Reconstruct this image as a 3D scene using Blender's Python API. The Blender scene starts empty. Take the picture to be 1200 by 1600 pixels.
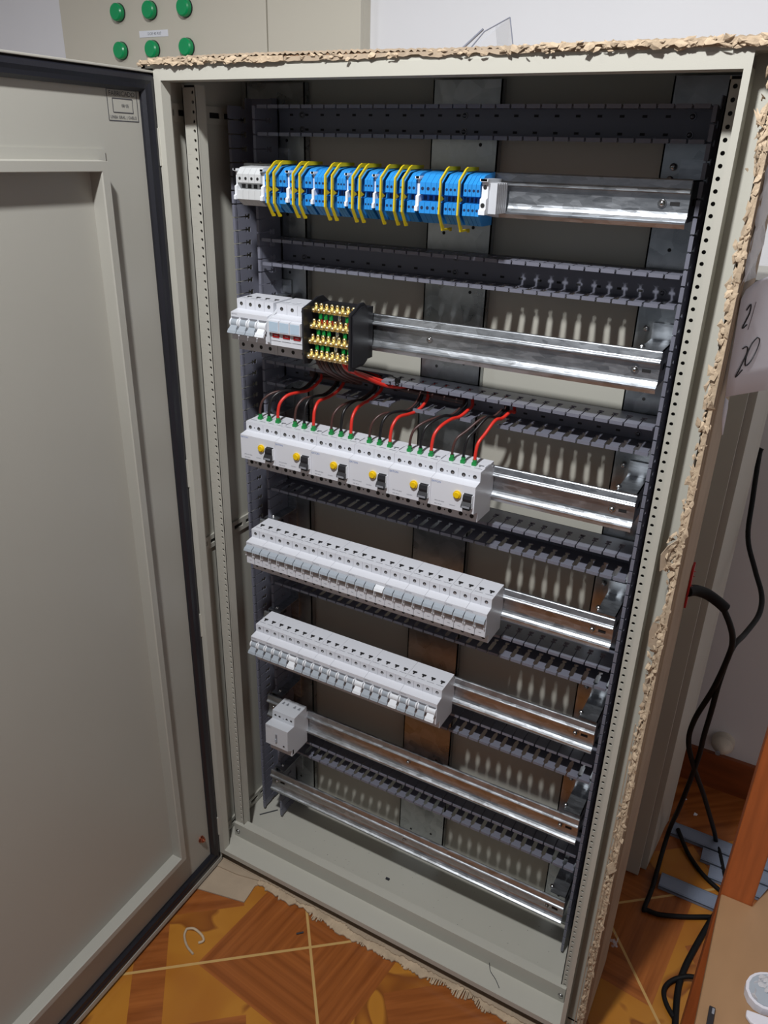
import bpy, bmesh, math, random
from mathutils import Vector, Matrix
random.seed(7)
S = bpy.context.scene
COL = S.collection
# ------------------------------------------------------------ camera, light, exposure
cam_d = bpy.data.cameras.new('camera'); cam = bpy.data.objects.new('camera', cam_d); COL.objects.link(cam)
cam_d.sensor_fit = 'HORIZONTAL'; cam_d.sensor_width = 36.0; cam_d.lens = 36.0 * 1213.2 / 1200.0
cam_d.clip_start = 0.02
cam.matrix_world = Matrix(((0.872677, -0.225481, 0.433120, 0.865),
                           (0.487599, 0.354964, -0.797652, -0.900),
                           (0.026113, 0.907281, 0.419713, 1.407), (0, 0, 0, 1)))
S.camera = cam
S.view_settings.view_transform = 'Standard'; S.view_settings.look = 'None'
S.view_settings.gamma = 1; S.view_settings.use_curve_mapping = False
S.view_settings.exposure = 0.12
w = bpy.data.worlds.new('world'); S.world = w; w.use_nodes = True
w.node_tree.nodes['Background'].inputs[0].default_value = (0.80, 0.87, 1.0, 1)
w.node_tree.nodes['Background'].inputs[1].default_value = 0.13
def lamp(name, loc, power, radius, col):      # lamps as wide downward spots, cone chosen to keep light off the ceiling
    l = bpy.data.lights.new(name, 'SPOT'); l.spot_size = math.radians(168); l.spot_blend = .35; l.energy = power; l.shadow_soft_size = radius; l.color = col
    o = bpy.data.objects.new(name, l); o.location = loc; COL.objects.link(o); return o
lamp('ceiling_lamp', (0.55, -0.85, 2.33), 104, 0.045, (0.97, 0.98, 1.0))
lamp('second_ceiling_lamp', (-0.9, -0.9, 2.6), 16, 0.12, (0.90, 0.95, 1.0))

# ------------------------------------------------------------ materials
def lin(c):
    return tuple(((v/255)/12.92 if v/255 <= .04045 else ((v/255+.055)/1.055)**2.4) for v in c) + (1,)
MATS = {}
def mat(name, rgb, rough=.5, metal=0.0, bump=0.0, bscale=300, var=0.0, vscale=20, spec=.5, alpha=1.0, trans=0.0, stretch=(1,1,1)):
    m = bpy.data.materials.new(name); m.use_nodes = True; nt = m.node_tree; b = nt.nodes['Principled BSDF']
    b.inputs['Base Color'].default_value = lin(rgb); b.inputs['Roughness'].default_value = rough
    b.inputs['Metallic'].default_value = metal; b.inputs['Specular IOR Level'].default_value = spec
    b.inputs['Alpha'].default_value = alpha; b.inputs['Transmission Weight'].default_value = trans
    tc = nt.nodes.new('ShaderNodeTexCoord'); mp = nt.nodes.new('ShaderNodeMapping'); mp.inputs['Scale'].default_value = stretch
    nt.links.new(tc.outputs['Object'], mp.inputs['Vector'])
    if bump:
        n = nt.nodes.new('ShaderNodeTexNoise'); n.inputs['Scale'].default_value = bscale; n.inputs['Detail'].default_value = 4
        nt.links.new(mp.outputs[0], n.inputs['Vector'])
        bp = nt.nodes.new('ShaderNodeBump'); bp.inputs['Strength'].default_value = bump; bp.inputs['Distance'].default_value = .002
        nt.links.new(n.outputs['Fac'], bp.inputs['Height']); nt.links.new(bp.outputs[0], b.inputs['Normal'])
    if var:
        n = nt.nodes.new('ShaderNodeTexNoise'); n.inputs['Scale'].default_value = vscale; n.inputs['Detail'].default_value = 5
        nt.links.new(mp.outputs[0], n.inputs['Vector'])
        r = nt.nodes.new('ShaderNodeValToRGB'); r.color_ramp.elements[0].position = .3; r.color_ramp.elements[1].position = .7
        c = lin(rgb)
        r.color_ramp.elements[0].color = tuple(v*(1-var) for v in c[:3])+(1,); r.color_ramp.elements[1].color = tuple(min(1, v*(1+var)) for v in c[:3])+(1,)
        nt.links.new(n.outputs['Fac'], r.inputs[0]); nt.links.new(r.outputs[0], b.inputs['Base Color'])
    MATS[name] = m; return m
M_paint = mat('beige_powder_coat', (182, 180, 169), .42, bump=.05, bscale=900, var=.03, vscale=4)
M_door = mat('door_powder_coat', (163, 161, 152), .38, bump=.05, bscale=900, var=.02, vscale=3)
M_cab2 = mat('grey_beige_paint', (196, 191, 176), .5, bump=.03, bscale=800)
M_black = mat('black_rubber', (24, 25, 32), .42, bump=.1, bscale=200)
M_duct = mat('duct_grey_plastic', (114, 115, 127), .38)
M_white = mat('device_white_plastic', (214, 216, 222), .38)
M_white2 = mat('device_grey_white', (196, 199, 204), .42)
M_hole = mat('terminal_hole_dark', (26, 25, 26), .7)
M_seam = mat('seam_grey', (128, 130, 136), .6)
M_lgrey = mat('handle_grey_blue', (160, 168, 176), .4)
M_hwhite = mat('handle_white', (226, 229, 233), .35)
M_clear = mat('clear_window_plastic', (170, 166, 164), .25)
M_blk = mat('black_switch_plastic', (32, 32, 36), .4)
M_yel = mat('yellow_plastic', (232, 192, 10), .4)
M_yel2 = mat('marker_yellow_plastic', (206, 182, 22), .45)
M_blue = mat('terminal_blue', (40, 138, 214), .4)
M_blued = mat('terminal_hole_blue', (10, 38, 78), .6)
M_logo = mat('logo_blue', (90, 120, 180), .6)
M_logog = mat('logo_grey', (120, 124, 132), .6)
M_red = mat('red_plastic', (176, 22, 30), .4)
M_wred = mat('wire_red', (208, 46, 34), .38)
M_wblk = mat('wire_black', (20, 20, 22), .35)
M_wbrn = mat('wire_brown', (70, 44, 40), .4)
M_green = mat('ferrule_green', (10, 132, 58), .4)
M_brass = mat('brass', (238, 220, 166), .32, metal=1)
M_steel = mat('zinc_screw', (190, 190, 190), .25, metal=1)
M_dscrew = mat('dull_screw', (110, 110, 116), .4, metal=.8)
M_copper = mat('copper', (190, 120, 95), .35, metal=1)
M_zincy = mat('yellow_zinc', (200, 180, 90), .35, metal=1)
M_lamp = mat('lamp_green_plastic', (0, 150, 88), .3)
M_label = mat('label_white', (222, 224, 230), .6)
M_ink = mat('ink_dark', (60, 60, 66), .7)
M_wall = mat('wall_white_paint', (222, 222, 224), .8, bump=.1, bscale=60, var=.02, vscale=3)
M_ceil = mat('ceiling_white', (225, 225, 225), .9)
M_card = mat('cardboard', (168, 150, 128), .85, bump=.35, bscale=90, var=.10, vscale=14)
M_cardl = mat('cardboard_torn_pulp', (184, 164, 138), .9, bump=.6, bscale=160, var=.16, vscale=40)
M_cardd = mat('cardboard_fluting', (130, 100, 74), .95, bump=.5, bscale=120, var=.2, vscale=40)
M_paper = mat('paper_white', (214, 212, 218), .7)
M_post = mat('stained_wood', (160, 84, 40), .45, bump=.1, bscale=30, var=.16, vscale=12, stretch=(9, 9, .8))
M_seat = mat('pale_plywood', (152, 118, 84), .5, bump=.05, bscale=30, var=.10, vscale=6, stretch=(3, 1, 1))
M_lid = mat('duct_cover_grey', (122, 132, 150), .45)
M_skirt = mat('skirting_brown', (128, 66, 32), .4, var=.2, vscale=8, stretch=(1, 1, 6))
M_cable = mat('cable_black', (12, 12, 13), .65, spec=.25)
M_debris = mat('dark_debris', (40, 42, 50), .6)
M_film = mat('translucent_film', (226, 224, 226), .25, alpha=.5)
M_wclear = mat('clear_plastic_sheet', (196, 200, 210), .2, alpha=.35)
M_wedge = mat('plastic_sheet_edge', (120, 124, 136), .3)
M_plaster = mat('plaster_blob', (200, 192, 178), .9, bump=.4, bscale=60, var=.15, vscale=30)

def galvanised(name, base, rough, vs=55, stretch=(1, 1, 1)):
    m = bpy.data.materials.new(name); m.use_nodes = True; nt = m.node_tree; b = nt.nodes['Principled BSDF']
    tc = nt.nodes.new('ShaderNodeTexCoord'); mp = nt.nodes.new('ShaderNodeMapping'); mp.inputs['Scale'].default_value = stretch
    nt.links.new(tc.outputs['Object'], mp.inputs[0])
    v = nt.nodes.new('ShaderNodeTexVoronoi'); v.inputs['Scale'].default_value = vs
    n = nt.nodes.new('ShaderNodeTexNoise'); n.inputs['Scale'].default_value = vs*.6; n.inputs['Detail'].default_value = 6; n.inputs['Distortion'].default_value = 1.5
    nt.links.new(mp.outputs[0], v.inputs['Vector']); nt.links.new(mp.outputs[0], n.inputs['Vector'])
    mx = nt.nodes.new('ShaderNodeMix'); mx.data_type = 'FLOAT'; mx.inputs[0].default_value = .6
    nt.links.new(v.outputs['Color'], mx.inputs[2]); nt.links.new(n.outputs['Fac'], mx.inputs[3])
    r = nt.nodes.new('ShaderNodeValToRGB'); r.color_ramp.elements[0].position = .25; r.color_ramp.elements[1].position = .75
    c = lin(base); r.color_ramp.elements[0].color = tuple(k*.72 for k in c[:3])+(1,); r.color_ramp.elements[1].color = tuple(min(1, k*1.2) for k in c[:3])+(1,)
    nt.links.new(mx.outputs[0], r.inputs[0]); nt.links.new(r.outputs[0], b.inputs['Base Color'])
    mr = nt.nodes.new('ShaderNodeMapRange'); mr.inputs[3].default_value = rough-.1; mr.inputs[4].default_value = rough+.14
    nt.links.new(mx.outputs[0], mr.inputs[0]); nt.links.new(mr.outputs[0], b.inputs['Roughness'])
    b.inputs['Metallic'].default_value = .95
    bp = nt.nodes.new('ShaderNodeBump'); bp.inputs['Strength'].default_value = .12; bp.inputs['Distance'].default_value = .002
    nt.links.new(mx.outputs[0], bp.inputs['Height']); nt.links.new(bp.outputs[0], b.inputs['Normal'])
    return m
M_galv = galvanised('galvanised_rail', (186, 190, 194), .34, 60, (1, 3, 3))
M_galvs = galvanised('galvanised_strip', (170, 174, 176), .30, 45)

def floor_material():
    m = bpy.data.materials.new('wood_pattern_tiles'); m.use_nodes = True; nt = m.node_tree; b = nt.nodes['Principled BSDF']; L = nt.links.new
    tc = nt.nodes.new('ShaderNodeTexCoord'); mp = nt.nodes.new('ShaderNodeMapping'); mp.vector_type = 'POINT'
    a = math.radians(39.2)
    # u = (p-o).(cos,sin)   v = (p-o).(sin,-cos)
    sep = nt.nodes.new('ShaderNodeSeparateXYZ'); L(tc.outputs['Object'], sep.inputs[0])
    def mt(op, x, y=None, z=None, clamp=False):
        n = nt.nodes.new('ShaderNodeMath'); n.operation = op; n.use_clamp = clamp
        for i, q in enumerate((x, y, z)):
            if q is None: continue
            if isinstance(q, (int, float)): n.inputs[i].default_value = q
            else: L(q, n.inputs[i])
        return n.outputs[0]
    X = mt('SUBTRACT', sep.outputs[0], .276); Y = mt('SUBTRACT', sep.outputs[1], -.065)
    u = mt('ADD', mt('MULTIPLY', X, math.cos(a)), mt('MULTIPLY', Y, math.sin(a)))
    v = mt('SUBTRACT', mt('MULTIPLY', X, math.sin(a)), mt('MULTIPLY', Y, math.cos(a)))
    T = .605
    def fold(q): return mt('MULTIPLY', mt('ABSOLUTE', mt('SUBTRACT', mt('FRACT', mt('ADD', mt('DIVIDE', q, T), .5)), .5)), T)
    A = fold(u); B = fold(v)
    s = mt('ADD', A, B)
    c1 = mt('GREATER_THAN', s, .215)
    c2 = mt('SUBTRACT', 1, mt('MULTIPLY', mt('GREATER_THAN', A, .125), mt('GREATER_THAN', B, .112)))
    c3 = mt('LESS_THAN', mt('MAXIMUM', A, B), .272)
    yel = mt('MULTIPLY', mt('MULTIPLY', c1, c2), c3)
    # streaks
    comb = nt.nodes.new('ShaderNodeCombineXYZ'); L(mt('MULTIPLY', s, 60), comb.inputs[0]); L(mt('MULTIPLY', mt('SUBTRACT', u, v), 3.0), comb.inputs[1]); L(c1, comb.inputs[2])
    n1 = nt.nodes.new('ShaderNodeTexNoise'); n1.inputs['Scale'].default_value = 1.0; n1.inputs['Detail'].default_value = 6; L(comb.outputs[0], n1.inputs['Vector'])
    comb2 = nt.nodes.new('ShaderNodeCombineXYZ'); L(mt('MULTIPLY', u, 5), comb2.inputs[0]); L(mt('MULTIPLY', v, 60), comb2.inputs[1])
    n1b = nt.nodes.new('ShaderNodeTexNoise'); n1b.inputs['Scale'].default_value = 1.0; n1b.inputs['Detail'].default_value = 6; L(comb2.outputs[0], n1b.inputs['Vector'])
    mixs = nt.nodes.new('ShaderNodeMix'); mixs.data_type = 'FLOAT'; L(c1, mixs.inputs[0]); L(n1.outputs['Fac'], mixs.inputs[2]); L(n1b.outputs['Fac'], mixs.inputs[3])
    rb = nt.nodes.new('ShaderNodeValToRGB'); rb.color_ramp.elements[0].position = .32; rb.color_ramp.elements[1].position = .7
    rb.color_ramp.elements[0].color = lin((128, 70, 32)); rb.color_ramp.elements[1].color = lin((166, 98, 48)); L(mixs.outputs[0], rb.inputs[0])
    n2 = nt.nodes.new('ShaderNodeTexNoise'); n2.inputs['Scale'].default_value = 6; n2.inputs['Detail'].default_value = 2; n2.inputs['Distortion'].default_value = .8; L(tc.outputs['Object'], n2.inputs['Vector'])
    ry = nt.nodes.new('ShaderNodeValToRGB'); e = ry.color_ramp.elements
    e[0].position = 0; e[0].color = lin((150, 90, 34)); e[1].position = 1; e[1].color = lin((180, 120, 46))
    for p, c in ((.36, (168, 106, 40)), (.52, (178, 118, 44)), (.60, (182, 122, 46)), (.625, (132, 76, 34)), (.645, (142, 84, 36)), (.70, (168, 106, 42))):
        x = e.new(p); x.color = lin(c)
    L(n2.outputs['Fac'], ry.inputs[0])
    m1 = nt.nodes.new('ShaderNodeMix'); m1.data_type = 'RGBA'; L(yel, m1.inputs[0]); L(rb.outputs[0], m1.inputs[6]); L(ry.outputs[0], m1.inputs[7])
    g = mt('LESS_THAN', mt('MINIMUM', A, B), .0026)
    m2 = nt.nodes.new('ShaderNodeMix'); m2.data_type = 'RGBA'; L(g, m2.inputs[0]); L(m1.outputs[2], m2.inputs[6]); m2.inputs[7].default_value = lin((196, 158, 98))
    L(m2.outputs[2], b.inputs['Base Color']); b.inputs['Roughness'].default_value = .22
    bp = nt.nodes.new('ShaderNodeBump'); bp.inputs['Strength'].default_value = .4; bp.inputs['Distance'].default_value = .001; bp.invert = True
    L(g, bp.inputs['Height']); L(bp.outputs[0], b.inputs['Normal'])
    return m
M_floor = floor_material()

# ------------------------------------------------------------ mesh helpers
class MB:
    def __init__(s): s.v = []; s.f = []; s.mi = []; s.mats = []; s.smooth = []
    def _m(s, m):
        if m not in s.mats: s.mats.append(m)
        return s.mats.index(m)
    def add(s, vs, fs, m, smooth=False):
        o = len(s.v); s.v += [tuple(x) for x in vs]; k = s._m(m)
        for f in fs: s.f.append([i+o for i in f]); s.mi.append(k); s.smooth.append(smooth)
        return s
    def box(s, x0, x1, y0, y1, z0, z1, m, bev=0):
        if bev:
            b = bev
            # chamfered prism along each vertical/horizontal edge: octagonal section in XZ, inset in Y front
            sec = [(x0+b, z0), (x1-b, z0), (x1, z0+b), (x1, z1-b), (x1-b, z1), (x0+b, z1), (x0, z1-b), (x0, z0+b)]
            cx, cz = (x0+x1)/2, (z0+z1)/2
            fr = [(x0+2*b, z0+b), (x1-2*b, z0+b), (x1-b, z0+2*b), (x1-b, z1-2*b), (x1-2*b, z1-b), (x0+2*b, z1-b), (x0+b, z1-2*b), (x0+b, z0+2*b)]
            vs = [(x, y0, z) for x, z in fr]+[(x, y0+b, z) for x, z in sec]+[(x, y1, z) for x, z in sec]
            fs = [list(range(8))]+[[i, i+8, (i+1) % 8+8, (i+1) % 8] for i in range(8)]+[[i+8, i+16, (i+1) % 8+16, (i+1) % 8+8] for i in range(8)]+[list(range(23, 15, -1))]
            return s.add(vs, fs, m)
        vs = [(x, y, z) for x in (x0, x1) for y in (y0, y1) for z in (z0, z1)]
        return s.add(vs, [(0, 1, 3, 2), (4, 6, 7, 5), (0, 4, 5, 1), (2, 3, 7, 6), (0, 2, 6, 4), (1, 5, 7, 3)], m)
    def prism_x(s, x0, x1, yz, m):      # polygon in (y,z) extruded along x
        n = len(yz)
        return s.add([(x0, y, z) for y, z in yz]+[(x1, y, z) for y, z in yz],
                     [list(range(n)), list(range(2*n-1, n-1, -1))]+[[i, (i+1) % n, (i+1) % n+n, i+n] for i in range(n)], m)
    def prism_y(s, y0, y1, xz, m):
        n = len(xz)
        return s.add([(x, y0, z) for x, z in xz]+[(x, y1, z) for x, z in xz],
                     [list(range(n)), list(range(2*n-1, n-1, -1))]+[[i, i+n, (i+1) % n+n, (i+1) % n] for i in range(n)], m)
    def prism_z(s, z0, z1, xy, m):
        n = len(xy)
        return s.add([(x, y, z0) for x, y in xy]+[(x, y, z1) for x, y in xy],
                     [list(range(n)), list(range(2*n-1, n-1, -1))]+[[i, i+n, (i+1) % n+n, (i+1) % n] for i in range(n)], m)
    def cyl(s, c, axis, r, h, m, n=12, r2=None, smooth=True):   # from c along axis for h
        r2 = r if r2 is None else r2
        A = Vector(axis).normalized(); U = A.orthogonal().normalized(); W_ = A.cross(U); c = Vector(c)
        vs = []
        for k in range(n):
            t = 2*math.pi*k/n; d = U*math.cos(t)+W_*math.sin(t)
            vs.append(c+d*r)
        for k in range(n):
            t = 2*math.pi*k/n; d = U*math.cos(t)+W_*math.sin(t)
            vs.append(c+A*h+d*r2)
        s.add(vs, [[k, (k+1) % n, (k+1) % n+n, k+n] for k in range(n)], m, smooth)
        s.add(vs[:n], [list(range(n-1, -1, -1))], m); s.add(vs[n:], [list(range(n))], m)
        return s
    def dome(s, c, axis, r, h, m, n=10, rings=3):
        A = Vector(axis).normalized(); U = A.orthogonal().normalized(); W_ = A.cross(U); c = Vector(c)
        vs = []; fs = []
        for i in range(rings):
            ph = math.pi/2*i/rings
            for k in range(n):
                t = 2*math.pi*k/n; vs.append(c+(U*math.cos(t)+W_*math.sin(t))*r*math.cos(ph)+A*h*math.sin(ph))
        vs.append(c+A*h)
        for i in range(rings-1):
            for k in range(n): fs.append([i*n+k, i*n+(k+1) % n, (i+1)*n+(k+1) % n, (i+1)*n+k])
        for k in range(n): fs.append([(rings-1)*n+k, (rings-1)*n+(k+1) % n, rings*n])
        return s.add(vs, fs, m, True)
    def tube(s, pts, r, m, n=8, sub=6, radii=None):
        P = [Vector(p) for p in pts]; Q = []; RR = []
        if sub > 1 and len(P) > 2:
            for i in range(len(P)-1):
                p0 = P[max(i-1, 0)]; p1 = P[i]; p2 = P[i+1]; p3 = P[min(i+2, len(P)-1)]
                for k in range(sub):
                    t = k/sub
                    Q.append(.5*((2*p1)+(p2-p0)*t+(2*p0-5*p1+4*p2-p3)*t*t+(3*p1-p0-3*p2+p3)*t**3))
            Q.append(P[-1])
        else: Q = P
        d0 = (Q[1]-Q[0]).normalized(); U = d0.orthogonal().normalized(); vs = []
        for i, q in enumerate(Q):
            d = (Q[min(i+1, len(Q)-1)]-Q[max(i-1, 0)]).normalized()
            U = (U-d*U.dot(d)).normalized(); W_ = d.cross(U)
            for k in range(n):
                t = 2*math.pi*k/n; vs.append(q+(U*math.cos(t)+W_*math.sin(t))*r)
        fs = [[i*n+k, i*n+(k+1) % n, (i+1)*n+(k+1) % n, (i+1)*n+k] for i in range(len(Q)-1) for k in range(n)]
        s.add(vs, fs, m, True); s.add(vs[:n], [list(range(n-1, -1, -1))], m); s.add(vs[-n:], [list(range(n))], m)
        return s
    def build(s, name, parent=None, loc=None, bevel=0, fixn=True):
        me = bpy.data.meshes.new(name)
        if loc is not None:
            L = Vector(loc); vv = [tuple(Vector(v)-L) for v in s.v]
        else: vv = s.v
        me.from_pydata(vv, [], s.f)
        for m in s.mats: me.materials.append(m)
        me.polygons.foreach_set('material_index', s.mi); me.polygons.foreach_set('use_smooth', s.smooth)
        if fixn:
            bm = bmesh.new(); bm.from_mesh(me); bmesh.ops.recalc_face_normals(bm, faces=bm.faces); bm.to_mesh(me); bm.free()
        me.update()
        o = bpy.data.objects.new(name, me); COL.objects.link(o)
        if parent is not None:
            o.parent = parent
            if loc is None:      # coordinates given in world: keep them
                o.matrix_parent_inverse = parent_world(parent).inverted()
        if loc is not None and parent is None: o.location = loc
        if bevel:
            b = o.modifiers.new('bevel', 'BEVEL'); b.width = bevel; b.segments = 2; b.limit_method = 'ANGLE'; b.angle_limit = .6
        return o
def parent_world(o):
    m = Matrix.LocRotScale(o.location, o.rotation_euler, o.scale)
    if o.parent is not None: m = parent_world(o.parent) @ o.matrix_parent_inverse @ m
    return m
def thing(name, label, cat, loc, group=None, rotz=0):
    o = bpy.data.objects.new(name, None); COL.objects.link(o); o.location = loc; o.rotation_euler = (0, 0, rotz)
    o.empty_display_size = .02; o['label'] = label; o['category'] = cat
    if group: o['group'] = group
    return o
def tag(o, label, cat, group=None):
    o['label'] = label; o['category'] = cat
    if group: o['group'] = group
    return o
def struct(o): o['kind'] = 'structure'; return o
def local(mb, name, parent, **k):     # coordinates given in the parent's own frame
    o = mb.build(name, None, **k); o.parent = parent; return o
def copy_thing(src, loc, label, group):
    r = src.copy(); COL.objects.link(r); r.location = loc; r['label'] = label
    if group: r['group'] = group
    for ch in list(src.children):
        c = ch.copy(); COL.objects.link(c); c.parent = r
        for g in list(ch.children):
            d = g.copy(); COL.objects.link(d); d.parent = c
    return r
_tc = {}
def text_mesh(txt, size):
    if (txt, size) in _tc: return _tc[(txt, size)]
    cu = bpy.data.curves.new('lettering', 'FONT'); cu.body = txt; cu.size = size; cu.align_x = 'CENTER'; cu.align_y = 'CENTER'; cu.resolution_u = 2
    ob = bpy.data.objects.new('lettering', cu); COL.objects.link(ob)
    dg = bpy.context.evaluated_depsgraph_get(); ev = ob.evaluated_get(dg); me = bpy.data.meshes.new_from_object(ev)
    r = ([tuple(v.co) for v in me.vertices], [list(p.vertices) for p in me.polygons])
    bpy.data.objects.remove(ob); bpy.data.curves.remove(cu); _tc[(txt, size)] = r; return r
def text_front(mb, txt, size, x, y, z, m, sx=1):   # faces -Y
    v, f = text_mesh(txt, size); mb.add([(x+a*sx, y, z+b) for a, b, _ in v], f, m)
ORD = ['first', 'second', 'third', 'fourth', 'fifth', 'sixth', 'seventh', 'eighth', 'ninth', 'tenth', 'eleventh', 'twelfth', 'thirteenth', 'fourteenth']

# ------------------------------------------------------------ room
fl = MB(); fl.box(-1.7, 2.4, -2.6, .8, -.05, 0, M_floor); struct(fl.build('floor'))
m = MB(); m.box(-1.7, 2.4, .80, .90, 0, 2.8, M_wall); struct(m.build('wall_back'))
m = MB(); m.box(-1.8, -1.7, -2.6, .9, 0, 2.8, M_wall); struct(m.build('wall_left'))
m = MB(); m.box(2.4, 2.5, -2.6, .9, 0, 2.8, M_wall); struct(m.build('wall_right'))
m = MB(); m.box(-1.8, 2.5, -2.6, .9, 2.8, 2.9, M_ceil); struct(m.build('ceiling'))
m = MB(); m.box(-1.7, 2.4, .788, .80, 0, .10, M_skirt); struct(m.build('baseboard_back'))

# ------------------------------------------------------------ main enclosure
ENC = thing('electrical_enclosure', 'open beige steel distribution enclosure with perforated uprights, standing on the tiled floor', 'cabinet', (.378, .1, .008))
X0, X1, YB, ZB, ZT = -.022, .778, .215, .010, 1.507
m = MB()
m.box(X0, X0+.002, .012, YB, ZB, ZT, M_paint); m.box(X1-.002, X1, .012, YB, ZB, ZT, M_paint)
m.box(X0, X1, .012, YB, ZT-.002, ZT, M_paint); m.box(X0, X1, .030, YB, ZB, ZB+.002, M_paint)
m.box(X0, X1, YB, YB+.002, ZB, ZT, M_paint)
m.box(X0+.002, X1-.002, .03, YB, .036, .040, M_paint)           # interior floor pan
for (a, b, c, d) in ((X0, 0, ZB, ZT), (.756, X1, ZB, ZT), (0, .756, 1.496, ZT)):   # gutter floor
    m.box(a, b, .030, .032, c, d, M_paint)
for (a, b, c, d) in ((X0, X0+.007, ZB, ZT), (X1-.0015, X1, ZB, ZT), (X0, X1, ZT-.004, ZT)):   # outer rim
    m.box(a, b, .001, .032, c, d, M_paint)
m.build('enclosure_body', ENC)
m = MB()                                                        # sealing lip round the opening
m.box(0, .012, 0, .0014, .035, 1.488, M_paint); m.box(.7493, .7565, 0, .0014, .035, 1.488, M_paint)
m.box(0, .7565, 0, .0014, 1.488, 1.5030, M_paint); m.box(.012, .7493, 0, .0014, .035, .047, M_paint)
m.box(.0105, .012, .0015, .017, .047, 1.4878, M_paint); m.box(.7493, .7508, .0015, .017, .047, 1.4878, M_paint)
m.box(.0002, .7563, .0015, .030, 1.4881, 1.4895, M_paint); m.box(.0018, .7548, .0015, .034, .0455, .0469, M_paint)
m.box(0, .0015, .0015, .0299, .035, 1.488, M_paint); m.box(.755, .7565, .0015, .0299, .035, 1.488, M_paint)
m.box(.0016, .7549, .0015, .0299, .035, .0365, M_paint); m.box(0, .7565, .0015, .0299, 1.5015, 1.5030, M_paint)
m.build('sealing_lip', ENC)

def perforated(x0, x1, hx, y, z0, z1, pitch, r, mat_):
    m = MB(); k = 0; z = z0; n = 10
    while z+pitch <= z1:
        cz = z+pitch/2
        hv = [(hx+r*math.cos(2*math.pi*(i+.5)/n), cz+r*math.sin(2*math.pi*(i+.5)/n)) for i in range(n)]
        # ring between rect and hole
        rect = []
        for i in range(n):
            a = 2*math.pi*(i+.5)/n; cx_, sz_ = math.cos(a), math.sin(a)
            tx = ((x1-hx) if cx_ > 0 else (hx-x0))/max(abs(cx_), 1e-6); tz = (pitch/2)/max(abs(sz_), 1e-6); t = min(tx, tz)
            rect.append((hx+cx_*t, cz+sz_*t))
        vs = [(a, y, b) for a, b in rect]+[(a, y, b) for a, b in hv]+[(a, y+.002, b) for a, b in hv]
        fs = []
        for i in range(n):
            j = (i+1) % n; fs.append([i, j, j+n, i+n]); fs.append([i+n, j+n, j+2*n, i+2*n])
        m.add(vs, fs, mat_)
        # corners
        for (cx_, czz) in ((x0, z), (x1, z), (x1, z+pitch), (x0, z+pitch)):
            best = sorted(range(n), key=lambda i: (rect[i][0]-cx_)**2+(rect[i][1]-czz)**2)[:2]
            m.add([(cx_, y, czz), (rect[best[0]][0], y, rect[best[0]][1]), (rect[best[1]][0], y, rect[best[1]][1])], [[0, 1, 2]], mat_)
        z += pitch
    return m
for side, (a, b, hx, fx) in enumerate(((-.001, .024, .0178, (.0225, .024)), (.731, .756, .7375, (.7545, .756)))):
    m = perforated(a, b, hx, .055, .036, 1.487, .012375, .0024, M_paint)
    m.box(fx[0], fx[1], .055, .075, .036, 1.487, M_paint)
    m.box(a, a+.0015, .055, .085, .036, 1.487, M_paint)
    m.box(a, b, .059, .0592, .036, 1.487, M_hole)
    m.build('perforated_upright', ENC, fixn=False)
m = MB(); m.box(.001, .742, .049, .051, .032, .0749, M_paint); m.box(.001, .742, .049, .067, .075, .0765, M_paint)
bb = m.build('base_bar', ENC)
m = MB()
for sx in (.011, .735):
    m.cyl((sx, .049, .057), (0, -1, 0), .005, .0015, M_steel); m.dome((sx, .0475, .057), (0, -1, 0), .0035, .002, M_steel)
m.build('screw', bb)
for zz in (.055, .752, 1.452):
    m = MB()
    xa = X0+.002
    m.box(xa, xa+.004, .018, .20, zz-.0125, zz-.004, M_paint); m.box(xa, xa+.004, .018, .20, zz+.004, zz+.0125, M_paint)
    y = .018
    while y < .19:
        m.box(xa, xa+.004, y, y+.009, zz-.004, zz+.004, M_paint); m.box(xa, xa+.001, y+.009, y+.034, zz-.004, zz+.004, M_hole); y += .034
    m.build('slotted_side_bar', ENC)
for (a, b) in ((.0, .110), (.3265, .4285), (.648, .750)):
    m = MB(); m.box(a, b, .200, .202, .045, 1.500, M_galvs)
    m.box(a, a+.002, .200, .213, .045, 1.500, M_galvs); m.box(b-.002, b, .200, .213, .045, 1.500, M_galvs)
    for k in range(7):
        zc = .1695+.1985*k
        for (dx, dz) in ((.028, -.058), (.074, -.048), (.030, .072), (.076, .060)):
            m.cyl((a+dx, .1999, zc+dz), (0, -1, 0), .0025, .0003, M_hole, 8)
    m.build('mounting_strip', ENC)

# ------------------------------------------------------------ door (hinged on the left lip, swung towards the viewer)
DD = Vector((.0295, -.9996, 0)); DN = Vector((.9996, .0295, 0)); DH = Vector((-.010, 0, 0))
class DMB(MB):
    def P(s, a, n, z): q = DH+DD*a+DN*n; return (q.x, q.y, z)
    def dbox(s, a0, a1, n0, n1, z0, z1, m):
        vs = [s.P(a, n, z) for a in (a0, a1) for n in (n0, n1) for z in (z0, z1)]
        return s.add(vs, [(0, 1, 3, 2), (4, 6, 7, 5), (0, 4, 5, 1), (2, 3, 7, 6), (0, 2, 6, 4), (1, 5, 7, 3)], m)
m = DMB()
m.dbox(-.006, .794, -.003, 0, .008, 1.500, M_door)
m.dbox(-.006, -.003, -.003, .010, .008, 1.500, M_door); m.dbox(.790, .794, -.003, .010, .008, 1.500, M_door)
m.dbox(-.006, .794, -.003, .010, 1.497, 1.500, M_door); m.dbox(-.006, .794, -.003, .010, .008, .020, M_door)
m.dbox(-.006, .794, -.003, .010, .008, .011, M_door)
DOOR = m.build('enclosure_door', ENC, bevel=.0008)
m = DMB()
gz0, gz1, ga, gb = .021, 1.4965, -.0025, .789
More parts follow.
